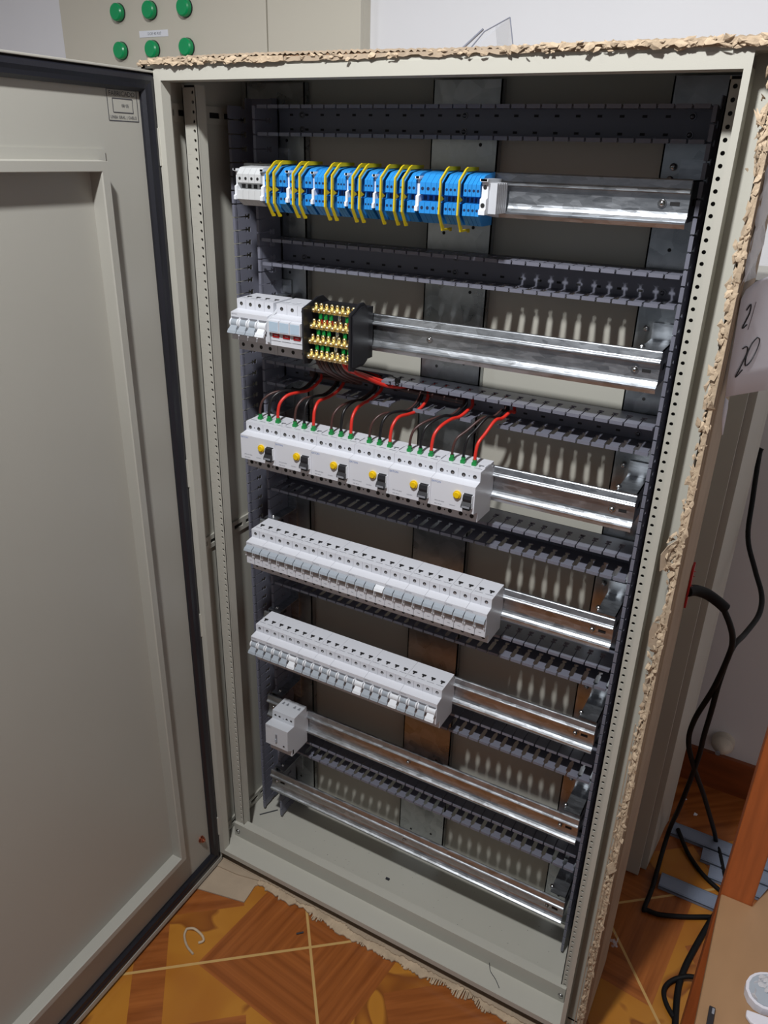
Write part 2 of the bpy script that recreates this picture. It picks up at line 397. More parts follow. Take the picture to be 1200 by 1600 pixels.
prof = ((0, 0), (0, .006), (.004, .010), (.009, .011), (.014, .009), (.019, .0085), (.023, .004), (.023, 0))
def gframe(mb, prof, mat_, a0, a1, z0, z1):
    rings = []
    for (o_, h_) in prof:
        rings.append([mb.P(a0+o_, h_, z0+o_), mb.P(a1-o_, h_, z0+o_), mb.P(a1-o_, h_, z1-o_), mb.P(a0+o_, h_, z1-o_)])
    vs = [p for r in rings for p in r]; fs = []
    for i in range(len(rings)-1):
        for k in range(4): fs.append([i*4+k, i*4+(k+1) % 4, (i+1)*4+(k+1) % 4, (i+1)*4+k])
    mb.add(vs, fs, mat_)
gframe(m, prof, M_black, ga, gb, gz0, gz1)
g = m.build('door_gasket', DOOR); g['label'] = 'black foam rubber gasket'
m = DMB(); gframe(m, ((0, 0), (0, .0035), (.013, .0035), (.0145, .022), (.026, .022), (.027, .020), (.027, 0)), M_door, .097, .700, .118, 1.402)
m.build('stiffening_frame', DOOR)
m = DMB()                                                      # rubber-stamp mark
def dline(a0, z0, a1, z1, wd=.0005):
    dx, dz = a1-a0, z1-z0; l = math.hypot(dx, dz); px, pz = -dz/l*wd, dx/l*wd
    m.add([m.P(a0+px, .0004, z0+pz), m.P(a1+px, .0004, z1+pz), m.P(a1-px, .0004, z1-pz), m.P(a0-px, .0004, z0-pz)], [[0, 1, 2, 3]], M_ink)
sA, sB, sT, sBt = .0800, .0262, 1.4735, 1.4365
for a0, z0, a1, z1 in ((sA, sT, sB, sT), (sA, sT, sA, sBt), (sB, sT, sB, sBt), (sA, sBt, sB, sBt),
                       (.071, 1.463, .035, 1.463), (.071, 1.4465, .035, 1.4465), (.071, 1.463, .071, 1.4465), (.035, 1.463, .035, 1.4465)): dline(a0, z0, a1, z1)
def dtext(txt, size, ac, zc, sx=1.0, sz=1.0):
    v, f = text_mesh(txt, size); m.add([m.P(ac-a*sx, .0005, zc+b*sz) for a, b, _ in v], f, M_ink)
dtext('FABRICADO', .0082, .0533, 1.4684, 1.05)
dtext('08 05', .0050, .0490, 1.4547, 1.15)
dtext('LINEA GRAL. | CABLO', .0050, .0533, 1.4408, .98)
m.build('ink_stamp', DOOR)
m = DMB(); m.cyl(m.P(.0434, 0, .109), DN, .0075, .002, M_copper); m.cyl(m.P(.0434, .002, .109), DN, .0035, .008, M_copper, 8); m.cyl(m.P(.0434, .003, .109), DN, .006, .004, M_copper, 6, smooth=False)
m.build('earth_stud', DOOR)
for zz in (1.40, .905, .605, .105):
    m = MB(); m.cyl((-.006, -.006, zz), (0, 0, 1), .0045, .020, M_paint); m.cyl((-.006, -.006, zz-.020), (0, 0, 1), .0043, .019, M_copper); m.cyl((-.006, -.006, zz+.021), (0, 0, 1), .0043, .014, M_zincy)
    m.box(-.010, .002, -.002, .001, zz-.018, zz+.030, M_paint)
    m.build('hinge', ENC)

# ------------------------------------------------------------ DIN rails
RZ = [1.3645, 1.1650, .9670, .7680, .5700, .3695, .1695]
rn = ['topmost galvanised mounting rail, holding the blue terminals', 'galvanised mounting rail holding the black distribution block',
      'galvanised mounting rail holding the breakers with yellow buttons', 'galvanised mounting rail holding the longest row of white breakers',
      'galvanised mounting rail holding the row of breakers with handles down', 'galvanised mounting rail holding one lone white modular device at its left',
      'empty galvanised mounting rail nearest the enclosure floor']
yf = .117
def rail(z, label):
    t = thing('din_rail', label, 'mounting rail', (.38, yf, z), 'mounting rails across the enclosure')
    h, s = .0235, .0145
    fr_ = [(yf+.0062, .0240), (yf+.0048, .0236), (yf+.0040, .0226), (yf+.0022, .0140), (yf+.0015, .0130), (yf-.0002, .0122), (yf-.0014, .0108), (yf-.0016, .0092), (yf+.0060, .0078), (yf+.0062, .0050), (yf+.0060, -.0125), (yf+.0053, -.0155), (yf+.0036, -.0186), (yf+.0012, -.0212), (yf-.0020, -.0228), (yf-.0018, -.0250), (yf+.0005, -.0300)]
    prof = fr_+[(a_+.0014, b_) for a_, b_ in fr_[::-1]]
    m = MB(); m.prism_x(.052, .7025, [(y, z+dz) for y, dz in prof], M_galv)
    sx = .20
    m.build('rail_channel', t)
    for x0, x1, xs in ((.672, .7015, .7015), (.054, .080, .054)):
        m = MB(); m.box(x0, x1, yf+.016, .199, z+.021, z+.0225, M_galv)
        m.box(xs-.0015, xs, yf+.016, .199, z-.024, z+.0225, M_galv)
        m.box(x0, x1, .197, .1995, z-.024, z+.045, M_galv)
        for yy in (.150, .172):
            m.box(xs-.0018, xs+.0003, yy, yy+.012, z-.006, z+.002, M_hole)
        b = m.build('rail_bracket', t)
    for x in (.672, .065):
        m = MB(); m.cyl((x, yf+.006, z-.003), (0, -1, 0), .0055, .001, M_steel); m.dome((x, yf+.005, z-.003), (0, -1, 0), .0042, .004, M_steel)
        m.box(x+.009, x+.020, yf+.0055, yf+.0062, z-.0052, z-.0010, M_hole)
        m.build('rail_screw', t)
        m = MB(); m.dome((x, .145, z+.0225), (0, 0, 1), .0045, .004, M_steel); m.build('bracket_screw', t)
        m = MB(); m.dome((x-.008, .197, z+.036), (0, -1, 0), .0045, .004, M_steel); m.build('bracket_screw', t)
    if True:
        m = MB(); m.cyl((.377, yf+.006, z-.003), (0, -1, 0), .0050, .001, M_steel); m.dome((.377, yf+.005, z-.003), (0, -1, 0), .0038, .0035, M_steel); m.build('rail_screw', t)
    return t
for z, l in zip(RZ, rn): rail(z, l)

# ------------------------------------------------------------ slotted wiring ducts
YD, DEP = .140, .058
def fingers(m, axis_pts, wall, inner_n, u0, u1, kind, skip=lambda c: False, lipw=.004):
    """axis_pts(u, d, h) -> world; u along the duct, d depth from the front, h across the wall thickness"""
    P = axis_pts; pitch = .0200; u = u0; th = .0014
    while u+pitch*.6 <= u1:
        c = u+pitch/2; e = min(u+pitch, u1)
        if not skip(c):
            if kind == 'A': prof = ((0, .0007), (.027, .0009), (.0272, .0038), (.031, .0038), (.0312, .0016), (.0335, .0016), (.0337, .0038), (.040, .0038), (.0402, 0))
            else: prof = ((0, .0007), (.0055, .0009), (.009, .0036), (.033, .0036), (.034, .0018), (.0365, .0018), (.0375, .0036), (.0425, .0036), (.043, 0))
            left = [(u+hw, d) for d, hw in prof]; right = [(e-hw, d) for d, hw in prof]
            poly = left+right[::-1]; n = len(poly)
            vs = [P(a, d, 0) for a, d in poly]+[P(a, d, th) for a, d in poly]
            fs = []
            k = len(prof)
            for i in range(k-1):
                fs.append([i, i+1, n-2-i, n-1-i]); fs.append([i+n, n-1-i+n, n-2-i+n, i+1+n])
            fs += [[i, (i+1) % n, (i+1) % n+n, i+n] for i in range(n)]
            m.add(vs, fs, M_duct)
            # hooked fingertip
            a0, a1 = u+.0012, e-.0012
            vs = [P(a, d, h) for a in (a0, a1) for d in (-.0016, .003) for h in (-.0012, .0036)]
            m.add(vs, [(0, 1, 3, 2), (4, 6, 7, 5), (0, 4, 5, 1), (2, 3, 7, 6), (0, 2, 6, 4), (1, 5, 7, 3)], M_duct)
        u += pitch
    vs = [P(a, d, h) for a in (u0, u1) for d in (.0402 if kind == 'A' else .043, DEP) for h in (0, th)]
    m.add(vs, [(0, 1, 3, 2), (4, 6, 7, 5), (0, 4, 5, 1), (2, 3, 7, 6), (0, 2, 6, 4), (1, 5, 7, 3)], M_duct)
def hduct(zc, x0, x1, label, skip_up=lambda c: False, skip_lo=lambda c: False):
    t = thing('wiring_duct', label, 'wiring duct', ((x0+x1)/2, YD, zc), 'slotted wiring ducts between the rails')
    H = .0195
    m = MB(); fingers(m, lambda u, d, h: (u, YD+d, zc+H-h), 0, 0, x0, x1, 'A', skip_up); m.build('upper_duct_wall', t, fixn=True)
    m = MB(); fingers(m, lambda u, d, h: (u, YD+d, zc-H+h), 0, 0, x0, x1, 'B', skip_lo); m.build('lower_duct_wall', t, fixn=True)
    m = MB(); m.box(x0, x1, YD+DEP-.0015, YD+DEP, zc-H, zc+H, M_duct)
    x = x0+.02
    while x < x1-.02:
        for dz in (-.010, .010):
            m.box(x, x+.006, YD+DEP-.0017, YD+DEP-.0014, zc+dz-.0015, zc+dz+.0015, M_hole)
        x += .028
    m.build('duct_back', t)
    for x in (.677, .378, .108):
        for dz in (-.010, .010):
            m = MB(); m.cyl((x, YD+DEP-.0016, zc+dz), (0, -1, 0), .0048, .0010, M_dscrew); m.dome((x, YD+DEP-.0026, zc+dz), (0, -1, 0), .0032, .0018, M_dscrew); m.build('duct_screw', t)
    return t
DZ = [1.4462, 1.2592, 1.0640, .8670, .6710, .4800, .2725]
dn = ['grey slotted wiring duct across the top, above the blue terminals', 'grey slotted wiring duct between the blue terminals and the black distribution block',
      'grey slotted wiring duct that the red and black wires run through', 'grey slotted wiring duct just below the breakers with yellow buttons',
      'grey slotted wiring duct between the two long rows of white breakers', 'grey slotted wiring duct just below the row of breakers with handles down',
      'lowest grey slotted wiring duct, between the two bottom rails']
for i, (z, l) in enumerate(zip(DZ, dn)):
    if i == 2:
        gaps = ((.113, .196), (.2367, .2667), (.3143, .3449), (.379, .403), (.4492, .482))
        hduct(z, .0655, .7055, l, lambda c: .205 < c < .285, lambda c: any(a < c < b for a, b in gaps))
    else: hduct(z, .0655, .7055, l)
def vduct(x0, x1, z0, z1, label):
    t = thing('wiring_duct', label, 'wiring duct', ((x0+x1)/2, YD, z0), 'upright slotted wiring ducts')
    m = MB(); fingers(m, lambda u, d, h: (x0+h, YD+d, u), 0, 0, z0, z1, 'A'); m.build('left_duct_wall', t)
    m = MB(); fingers(m, lambda u, d, h: (x1-h, YD+d, u), 0, 0, z0, z1, 'A'); m.build('right_duct_wall', t)
    m = MB(); m.box(x0, x1, YD+DEP-.0015, YD+DEP, z0, z1, M_duct); m.build('duct_back', t)
    return t
vduct(.012, .0615, .047, 1.478, 'tall upright slotted wiring duct along the left side of the enclosure')
vduct(.7085, .7500, .047, 1.478, 'tall upright slotted wiring duct behind the right perforated upright')

# ------------------------------------------------------------ modular devices (origin: left edge x, y=0, rail centre z)
def body_profile(top=.033): return [(.051, .0135), (.051, -.028), (.067, -.031), (.067, -.047), (.1165, -.047), (.1165, -.026), (.121, -.026), (.121, .022), (.1165, .022), (.1165, top), (.067, .0315), (.067, .0165)]
def device_body(poles, px=.0175, seams=True, logo=None, lmat=M_logog, holes=True, wmat=None, slot='T'):
    wm = wmat or M_white; m = MB(); W = poles*px; g = .00018
    m.prism_x(g, W-g, body_profile(), wm)
    m.prism_x(g+.0004, W-g-.0004, [(.067, -.0312), (.0668, -.0468), (.0672, -.0468), (.0672, -.0312)], M_white2)
    for k in range(poles):
        cx = (k+.5)*px
        if holes:
            m.cyl((cx, .0671, .0245), (0, -1, 0), .0029, .00025, M_hole, 12)
            m.cyl((cx+.0003, .0672, .0236), (0, -1, 0), .0017, .0005, M_steel, 8)
            m.cyl((cx, .0671, -.039), (0, -1, 0), .0031, .00025, M_hole, 12)
            # wire entry on top
            if slot == 'T':
                m.add([(cx-.0040, .0905, .0329), (cx+.0038, .0905, .0329), (cx+.0038, .0865, .0328), (cx+.0012, .0855, .03275), (cx+.0012, .0820, .0327), (cx-.0012, .0820, .0327), (cx-.0018, .0865, .0328), (cx-.0040, .0870, .0328)], [list(range(8))], M_hole)
            m.box(cx-.0065, cx+.0065, .0765, .0770, .0323, .03245, M_seam)
        if seams and k:
            m.box(k*px-.0001, k*px+.0001, .0668, .1160, .0300, .0329, M_seam) if False else None
            m.box(k*px-.00018, k*px+.00018, .06685, .0670, .017, .0312, M_seam)
    if logo: text_front(m, logo, .0030, .0068, .0508, .0108, lmat, 1.1)
    return m
def pole_handle(m, cx, up, hm):
    """toggle lever over its recess, one pole"""
    if up:
        m.box(cx-.0068, cx+.0068, .0498, .0512, -.0098, .0068, M_hole)
        m.box(cx-.0066, cx+.0066, .0490, .0500, -.0095, -.0025, M_clear)
        m.prism_x(cx-.0080, cx+.0080, [(.0505, .0080), (.0435, .0045), (.0415, .0005), (.0430, -.0005), (.0500, .0015)], hm)
        for s in (-1, 1): m.box(cx+s*.0072-.0007, cx+s*.0072+.0007, .0465, .0515, -.0110, .0020, M_hwhite)
    else:
        m.box(cx-.0068, cx+.0068, .0498, .0512, -.0150, .0068, M_seam)
        m.cyl((cx-.0066, .0525, -.0025), (1, 0, 0), .0068, .0132, hm, 14)
        m.cyl((cx-.0080, .0525, -.0025), (1, 0, 0), .0074, .0024, M_hwhite, 14); m.cyl((cx+.0056, .0525, -.0025), (1, 0, 0), .0074, .0024, M_hwhite, 14)
        m.prism_x(cx-.0066, cx+.0066, [(.0470, -.0050), (.0400, -.0125), (.0385, -.0165), (.0400, -.0175), (.0500, -.0100)], hm)
        m.prism_x(cx-.0080, cx+.0080, [(.0420, -.0105), (.0385, -.0160), (.0400, -.0178), (.0440, -.0140)], hm)
def front_details(m, poles, up):
    for k in range(poles):
        cx = (k+.5)*.0175
        if up:
            m.prism_x(cx-.0083, cx+.0083, [(.0510, -.0105), (.0500, -.0120), (.0500, -.0270), (.0510, -.0275)], M_white)
            m.box(cx-.0022, cx+.0022, .0496, .0500, -.0205, -.0200, M_seam)
            if k: m.box(k*.0175-.00015, k*.0175+.00015, .0498, .0512, -.027, -.0105, M_seam)
        elif poles == 4 and False: pass
def mcb(poles, up, whites=(), logo='EATON', base_x=0):
    t = thing('circuit_breaker', 'x', 'circuit breaker', (base_x, 0, 0))
    m = device_body(poles, logo=logo); front_details(m, poles, up); local(m, 'breaker_housing', t)
    for k in range(poles):
        h = MB(); pole_handle(h, (k+.5)*.0175, up, M_hwhite if k in whites else M_lgrey)
        o = local(h, 'toggle_handle', t)
        if k in whites: o['label'] = 'white toggle handle'
    return t
# row four : 13 breakers, levers up
Z4, Z5, Z3, Z2, Z1, Z6 = RZ[3], RZ[4], RZ[2], RZ[1], RZ[0], RZ[5]
proto2 = mcb(2, True); proto2.location = (.075, 0, Z4)
x = .075; used = False; G4 = 'white breakers in the longest row, levers up'
seq4 = [2]*6+[4]+[2]*5; n2 = 0
for i, p in enumerate(seq4):
    if p == 4:
        q = mcb(4, True, (3,)); q.location = (x, 0, Z4); tag(q, 'four-pole white breaker with one white lever, in the longest row of breakers', 'circuit breaker', G4)
    else:
        if i < 6: where = 'leftmost' if i == 0 else ORD[i]+' from the left'
        else: where = 'rightmost' if i == len(seq4)-1 else ORD[len(seq4)-1-i]+' from the right end'
        lab = 'two-pole white breaker with grey levers up, %s in the longest row' % where
        if not used: tag(proto2, lab, 'circuit breaker', G4); proto2.location = (x, 0, Z4); used = True
        else: copy_thing(proto2, (x, 0, Z4), lab, G4)
    x += p*.0175
# row five : levers down
G5 = 'white breakers in the lower row, levers down'
p2 = mcb(2, False); p2.location = (.074, 0, Z5); tag(p2, 'two-pole breaker with both levers down, leftmost in the lower breaker row', 'circuit breaker', G5)
x = .074+.035; first4 = None; c4 = 0
n4 = ['second breaker of the lower row, four-pole with a white fourth lever', 'four-pole breaker mid-row in the lower breaker row, just right of the two-pole pair',
      'second four-pole breaker from the right end of the lower breaker row', 'four-pole breaker at the right end of the lower breaker row']
c2 = 0
for p in (4, 2, 2, 4, 4, 4):
    if p == 2:
        copy_thing(p2, (x, 0, Z5), ('left' if c2 == 0 else 'right')+' one of the two-pole breaker pair inside the lower breaker row, levers down', G5); c2 += 1
    else:
        if first4 is None:
            first4 = mcb(4, False, (3,)); first4.location = (x, 0, Z5); tag(first4, n4[0], 'circuit breaker', G5)
        else: copy_thing(first4, (x, 0, Z5), n4[c4], G5)
        c4 += 1
    x += p*.0175
# row two : four-pole breaker and surge arrester
q = mcb(4, False, (3,)); q.location = (.0692, 0, Z2); tag(q, 'four-pole white breaker left of the surge protector with red flags', 'circuit breaker')
m = MB()
m.prism_x(.0702, .0748, [(.051, .0105), (.049, .008), (.0485, -.024), (.051, -.028), (.067, -.032), (.067, -.0475), (.116, -.0475), (.116, .026), (.078, .0245), (.067, .018)], M_white2)
local(m, 'auxiliary_contact', q)
sp = thing('surge_protector', 'three-pole white surge protector with pale blue windows and red flags', 'surge protector', (.1448, 0, Z2))
m = device_body(3, .0193, slot='N'); 
for k in range(3):
    cx = (k+.5)*.0193
    m.prism_x(cx-.0092, cx+.0092, [(.051, .0112), (.0455, .0100), (.0450, -.0075), (.051, -.0085)], M_white)
    m.box(cx-.0088, cx+.0088, .0503, .0508, -.0205, -.0203, M_seam)
    m.cyl((cx, .085, .0326), (0, 0, 1), .004, .0004, M_hwhite, 12)
local(m, 'protector_housing', sp)
for k in range(3):
    cx = (k+.5)*.0193
    m = MB(); m.box(cx-.0080, cx+.0080, .0445, .0452, -.0060, .0085, MATS['handle_grey_blue'] if False else M_label); o = local(m, 'plug_window', sp)
    m = MB(); m.box(cx-.0062, cx+.0062, .0500, .0511, -.0155, -.0100, M_red); m.box(cx-.0025, cx+.0035, .0498, .0501, -.0130, -.0122, M_label); o = local(m, 'status_flag', sp); o['label'] = 'red status flag'
M_win = mat('pale_blue_window', (178, 198, 214), .35)
for o in sp.children:
    if o.name.startswith('plug_window'): o.data.materials[0] = M_win
# row three : six residual current breakers
def rccb():
    t = thing('residual_current_breaker', 'x', 'circuit breaker', (.075, 0, Z3))
    m = MB(); W = .07; m.prism_x(.00018, W-.00018, body_profile(), M_white)
    m.prism_x(.0006, W-.0006, [(.0668, -.0314), (.0664, -.0468), (.0672, -.0468), (.0672, -.0314)], M_white2)
    for cx in (.0088, .0262, .0437, .0612):
        m.cyl((cx, .0671, .0225), (0, -1, 0), .0031, .00025, M_hole, 12); m.cyl((cx+.0004, .0672, .0217), (0, -1, 0), .0018, .0005, M_steel, 8)
        m.cyl((cx, .0667, -.039), (0, -1, 0), .0033, .0004, M_hole, 12)
        m.box(cx-.006, cx+.006, .0770, .0775, .0322, .03245, M_seam)
        m.box(cx+.0078, cx+.0083, .0830, .1000, .0325, .0331, M_seam)
    for cx in (.0175, .0524):
        m.cyl((cx, .0671, .0225), (0, -1, 0), .0010, .00025, M_hole, 8); m.cyl((cx, .0667, -.039), (0, -1, 0), .0012, .0004, M_hole, 8)
    m.box(.0349, .0351, .0668, .0671, .017, .031, M_seam)
    m.add([(.0575, .0905, .0329), (.0652, .0905, .0329), (.0652, .0880, .0329), (.0610, .0880, .0329), (.0610, .0840, .0328), (.0590, .0840, .0328), (.0590, .0880, .0328), (.0575, .088, .0328)], [list(range(8))], M_seam)
    text_front(m, 'EATON', .0040, .0085, .0508, .0098, M_logo, 1.1)
    text_front(m, 'FRCmM-40/4', .0026, .0150, .0508, -.0195, M_logog, 1.1); text_front(m, '40A 30mA', .0024, .0130, .0508, -.0245, M_logog, 1.1)
    text_front(m, '230/400V', .0022, .0360, .0508, -.0215, M_logog, 1.1)
    local(m, 'breaker_housing', t)
    b = MB(); b.cyl((.0430, .0512, -.0028), (0, -1, 0), .0062, .0030, M_yel, 20); b.cyl((.0430, .0482, -.0028), (0, -1, 0), .0050, .0020, M_yel, 20, r2=.0042)
    local(b, 'test_button', t)['label'] = 'yellow round test button'
    s = MB(); s.box(.0520, .0532, .0470, .0512, -.0185, .0010, M_hwhite); s.box(.0668, .0680, .0470, .0512, -.0185, .0010, M_hwhite)
    s.box(.0532, .0668, .0505, .0512, -.0200, .0020, M_hole)
    s.prism_x(.0534, .0666, [(.0512, .0015), (.0468, .0005), (.0450, -.0050), (.0455, -.0100), (.0512, -.012)], M_blk)
    s.prism_x(.0526, .0674, [(.0455, -.0090), (.0420, -.0135), (.0415, -.0175), (.0450, -.0185), (.0512, -.0150)], M_blk)
    s.prism_x(.0545, .0655, [(.0460, -.018), (.0450, -.0215), (.0512, -.0215), (.0512, -.018)], M_blk)
    s.add([(.0543-.0005, .0419, -.0140), (.0662, .0419, -.0140), (.0662, .0414, -.0170), (.0538, .0414, -.0170)], [[0, 1, 2, 3]], M_seam)
    local(s, 'toggle_switch', t)['label'] = 'black toggle lever'
    return t
R0 = rccb(); G3 = 'breakers with yellow test buttons'
nm = ['leftmost', 'second from the left', 'third from the left', 'third from the right', 'second from the right', 'rightmost']
for k in range(6):
    lab = 'wide white residual current breaker with yellow button, %s in its row' % nm[k]
    if k == 0: tag(R0, lab, 'circuit breaker', G3)
    else: copy_thing(R0, (.075+.07*k, 0, Z3), lab, G3)
# row six : lone device
t = thing('staircase_timer', 'lone white modular device with a grey slide switch on the second rail from bottom', 'modular device', (.0985, 0, Z6))
m = MB(); W = .0525
m.prism_x(0, W, [(.051, .0195), (.050, -.0265), (.064, -.036), (.064, -.050), (.1165, -.050), (.1165, -.026), (.121, -.026), (.121, .022), (.1165, .022), (.1165, .037), (.075, .0365), (.073, .018)], M_white2)
for cx in (.0075, .0175, .0345, .0450):
    m.cyl((cx, .0742, .0265), (0, -1, 0), .0026, .0004, M_hole, 12)
    m.add([(cx-.003, .0985, .0374), (cx+.003, .0985, .0374), (cx+.001, .1060, .0374), (cx-.001, .1060, .0374)], [[0, 1, 2, 3]], M_seam)
m.cyl((.0265, .0738, .0250), (0, -1, 0), .0012, .0004, M_seam, 8); m.cyl((.0265, .0738, .0205), (0, -1, 0), .0012, .0004, M_seam, 8)
m.box(.0415, .0450, .0494, .0506, -.0195, -.0170, M_hole); m.box(W-.0005, W+.0002, .066, .070, -.046, -.036, M_hole)
text_front(m, 'EATON', .0030, .0075, .0498, .0160, M_logog, 1.1)
local(m, 'device_housing', t)
m = MB(); m.box(.0243, .0277, .0490, .0505, -.0150, .0040, M_seam); m.box(.0247, .0273, .0470, .0500, -.0140, -.0060, M_lgrey); local(m, 'slide_switch', t)

# ------------------------------------------------------------ row one : terminals
def terminal(w_, mt_, hm, big=False):
    m = MB(); g = .0002
    if big: pr = [(.070, .0095), (.070, -.0020), (.079, -.0040), (.079, -.0105), (.0695, -.0125), (.0690, -.0245), (.083, -.0335), (.1165, -.0335), (.1165, .021), (.083, .0190), (.078, .0180)]
    else: pr = [(.070, .0095), (.070, -.0045), (.080, -.0060), (.080, -.0125), (.070, -.0140), (.070, -.0275), (.085, -.0400), (.1165, -.0400), (.1165, .024), (.088, .0205), (.083, .0190)]
    m.prism_x(g, w_-g, pr, mt_)
    r = min(w_*.30, .0022)
    for zc in ((.0035, -.0185) if big else (.0022, -.0208)): m.cyl((w_/2, .0702, zc), (0, -1, 0), r, .0004, hm, 10)
    m.box(w_*.2, w_*.8, .0785 if big else .0795, .0802, -.0098 if big else -.0118, -.0045 if big else -.0065, hm)
    return m
G1 = 'rail terminals on the top rail'
M_tgrey = mat('terminal_grey', (198, 200, 200), .45)
gp = None
for k in range(4):
    lab = 'light grey terminal at the top rail\'s left end, %s of four' % ['leftmost', 'second from the left', 'second from the right', 'rightmost'][k]
    if gp is None:
        gp = local(terminal(.0107, M_tgrey, M_hole, True), 'rail_terminal', None); gp.location = (.0785, 0, Z1); tag(gp, lab, 'terminal', 'grey terminals at the left of the top rail')
    else: o = gp.copy(); COL.objects.link(o); o.location = (.0785+.0107*k, 0, Z1); o['label'] = lab
groups = [(.1287, .1665, (.1409, .1521)), (.1720, .2097, (.1849, .1962)), (.2139, .2646, (.2383, .2492)), (.2687, .3076, (.2817, .2927)), (.3115, .3715, (.3249, .3459, .3576)), (.3770, .4613, (.4110, .4369))]
gw = ['first', 'second', 'third', 'fourth', 'fifth', 'sixth']
protoT = {}
for gi, (a, b, ys) in enumerate(groups):
    segs = []; cur = a
    for yy in ys: segs.append((cur, yy-.0016)); cur = yy+.0016
    segs.append((cur, b)); ti = 0; alln = []
    for (p, q_) in segs:
        n = max(1, int(round((q_-p)/.0053)))
        if gi == 5: n = 4
        for k in range(n): alln.append((p+(q_-p)*k/n, (q_-p)/n))
    for k, (xx, ww) in enumerate(alln):
        key = round(ww, 4)
        pos = 'leftmost' if k == 0 else 'rightmost' if k == len(alln)-1 else ORD[k]+' from the left'
        lab = 'blue terminal, %s in the %s blue cluster from the left' % (pos, gw[gi])
        if key not in protoT:
            o = terminal(ww, M_blue, M_blued).build('rail_terminal'); protoT[key] = o
        else: o = protoT[key].copy(); COL.objects.link(o)
        o.location = (xx, 0, Z1); tag(o, lab, 'terminal', G1)
    for k, yy in enumerate(ys):
        pos = {2: ['left', 'right'], 3: ['left', 'middle', 'right']}[len(ys)][k]
        m = MB(); hx = .0011
        outer = [(.1165, .0290), (.084, .0290), (.078, .0270), (.0590, .0135), (.0580, -.0270), (.0700, -.0450), (.0760, -.0450)]
        inner = [(.0755, -.0420), (.0722, -.0405), (.0618, -.0262), (.0622, -.0120), (.0705, -.0090), (.0625, -.0050), (.0626, .0118), (.0795, .0238), (.1165, .0250)]
        m.prism_x(yy-hx, yy+hx, [(y_, Z1+z_) for y_, z_ in outer+inner], M_yel2)
        if gi == 5:
            m.prism_x(yy-hx, yy+hx, [(.0700, Z1-.0450), (.100, Z1-.0450), (.100, Z1-.0495), (.095, Z1-.0495), (.095, Z1-.0475), (.071, Z1-.0475)], M_yel2)
        o = m.build('partition_plate'); tag(o, 'thin yellow partition plate, %s one in the %s blue terminal cluster' % (pos, gw[gi]), 'partition plate', 'yellow partition plates between the blue terminals')
brs = [(.0745, .0040), (.1222, .0050), (.1670, .0046), (.2100, .0036), (.2650, .0034), (.3080, .0033), (.3720, .0046), (.4620, .0085)]
bl = ['left of the grey terminals', 'between the grey terminals and the first blue cluster', 'between the first and second blue clusters', 'between the second and third blue clusters',
      'between the third and fourth blue clusters', 'between the fourth and fifth blue clusters', 'left of the last, longest blue cluster', 'at the right end of all the blue terminals']
for (xx, ww), l in zip(brs, bl):
    m = MB()
    m.prism_x(xx, xx+ww, [(y_, Z1+z_) for y_, z_ in ((.073, .0165), (.068, .0165), (.068, .0135), (.0735, .0120), (.0735, -.0050), (.069, -.0070), (.0690, -.0180), (.066, -.0200), (.066, -.0250), (.080, -.0250), (.1165, -.030), (.1165, .0165))], M_hwhite)
    m.box(xx-.001, xx+ww+.001, .068, .073, Z1+.0138, Z1+.0165, M_hwhite)
    if ww > .006:
        m.cyl((xx+ww/2, .0737, Z1+.007), (0, -1, 0), .0025, .0008, M_hole, 10); m.cyl((xx+ww/2, .0692, Z1-.0140), (0, -1, 0), .0028, .0008, M_hole, 10)
        for j in range(6): m.box(xx+ww, xx+ww+.010, .078+j*.0062, .0825+j*.0062, Z1-.024, Z1+.012, M_white2)
    o = m.build('end_bracket'); tag(o, 'white rail end bracket ' + l, 'end bracket', 'white end brackets on the top rail')

# ------------------------------------------------------------ distribution block on rail two
DB = thing('distribution_block', 'black and brass power distribution block between surge protector and bare rail', 'distribution block', (.245, .07, Z2-.045))
plate = lambda z, q=1: [(.046, z+.034), (.046, z-.047), (.062, z-.050), (.070, z-.046), (.100, z-.046), (.1165, z-.040), (.1165, z+.036), (.100, z+.046), (.085, z+.046), (.060, z+.038)]
for (a, b) in ((.2052, .2084), (.2850, .2885)):
    q = (.050/.0705) if a > .25 else 1
    m = MB(); m.prism_x(a, b, [(.046+(y_-.046)*q, z_) for y_, z_ in plate(Z2)], M_blk)
    if a > .25: m.prism_x(b, b+.002, [(.050+(y_-.046)*q*.9, Z2+(z_-Z2)*.9) for y_, z_ in plate(Z2)], M_blk)
    m.build('end_plate', DB, bevel=.0006)
m = MB(); m.box(.2084, .2850, .098, .1165, Z2-.040, Z2+.036, M_blk); m.build('block_base', DB)
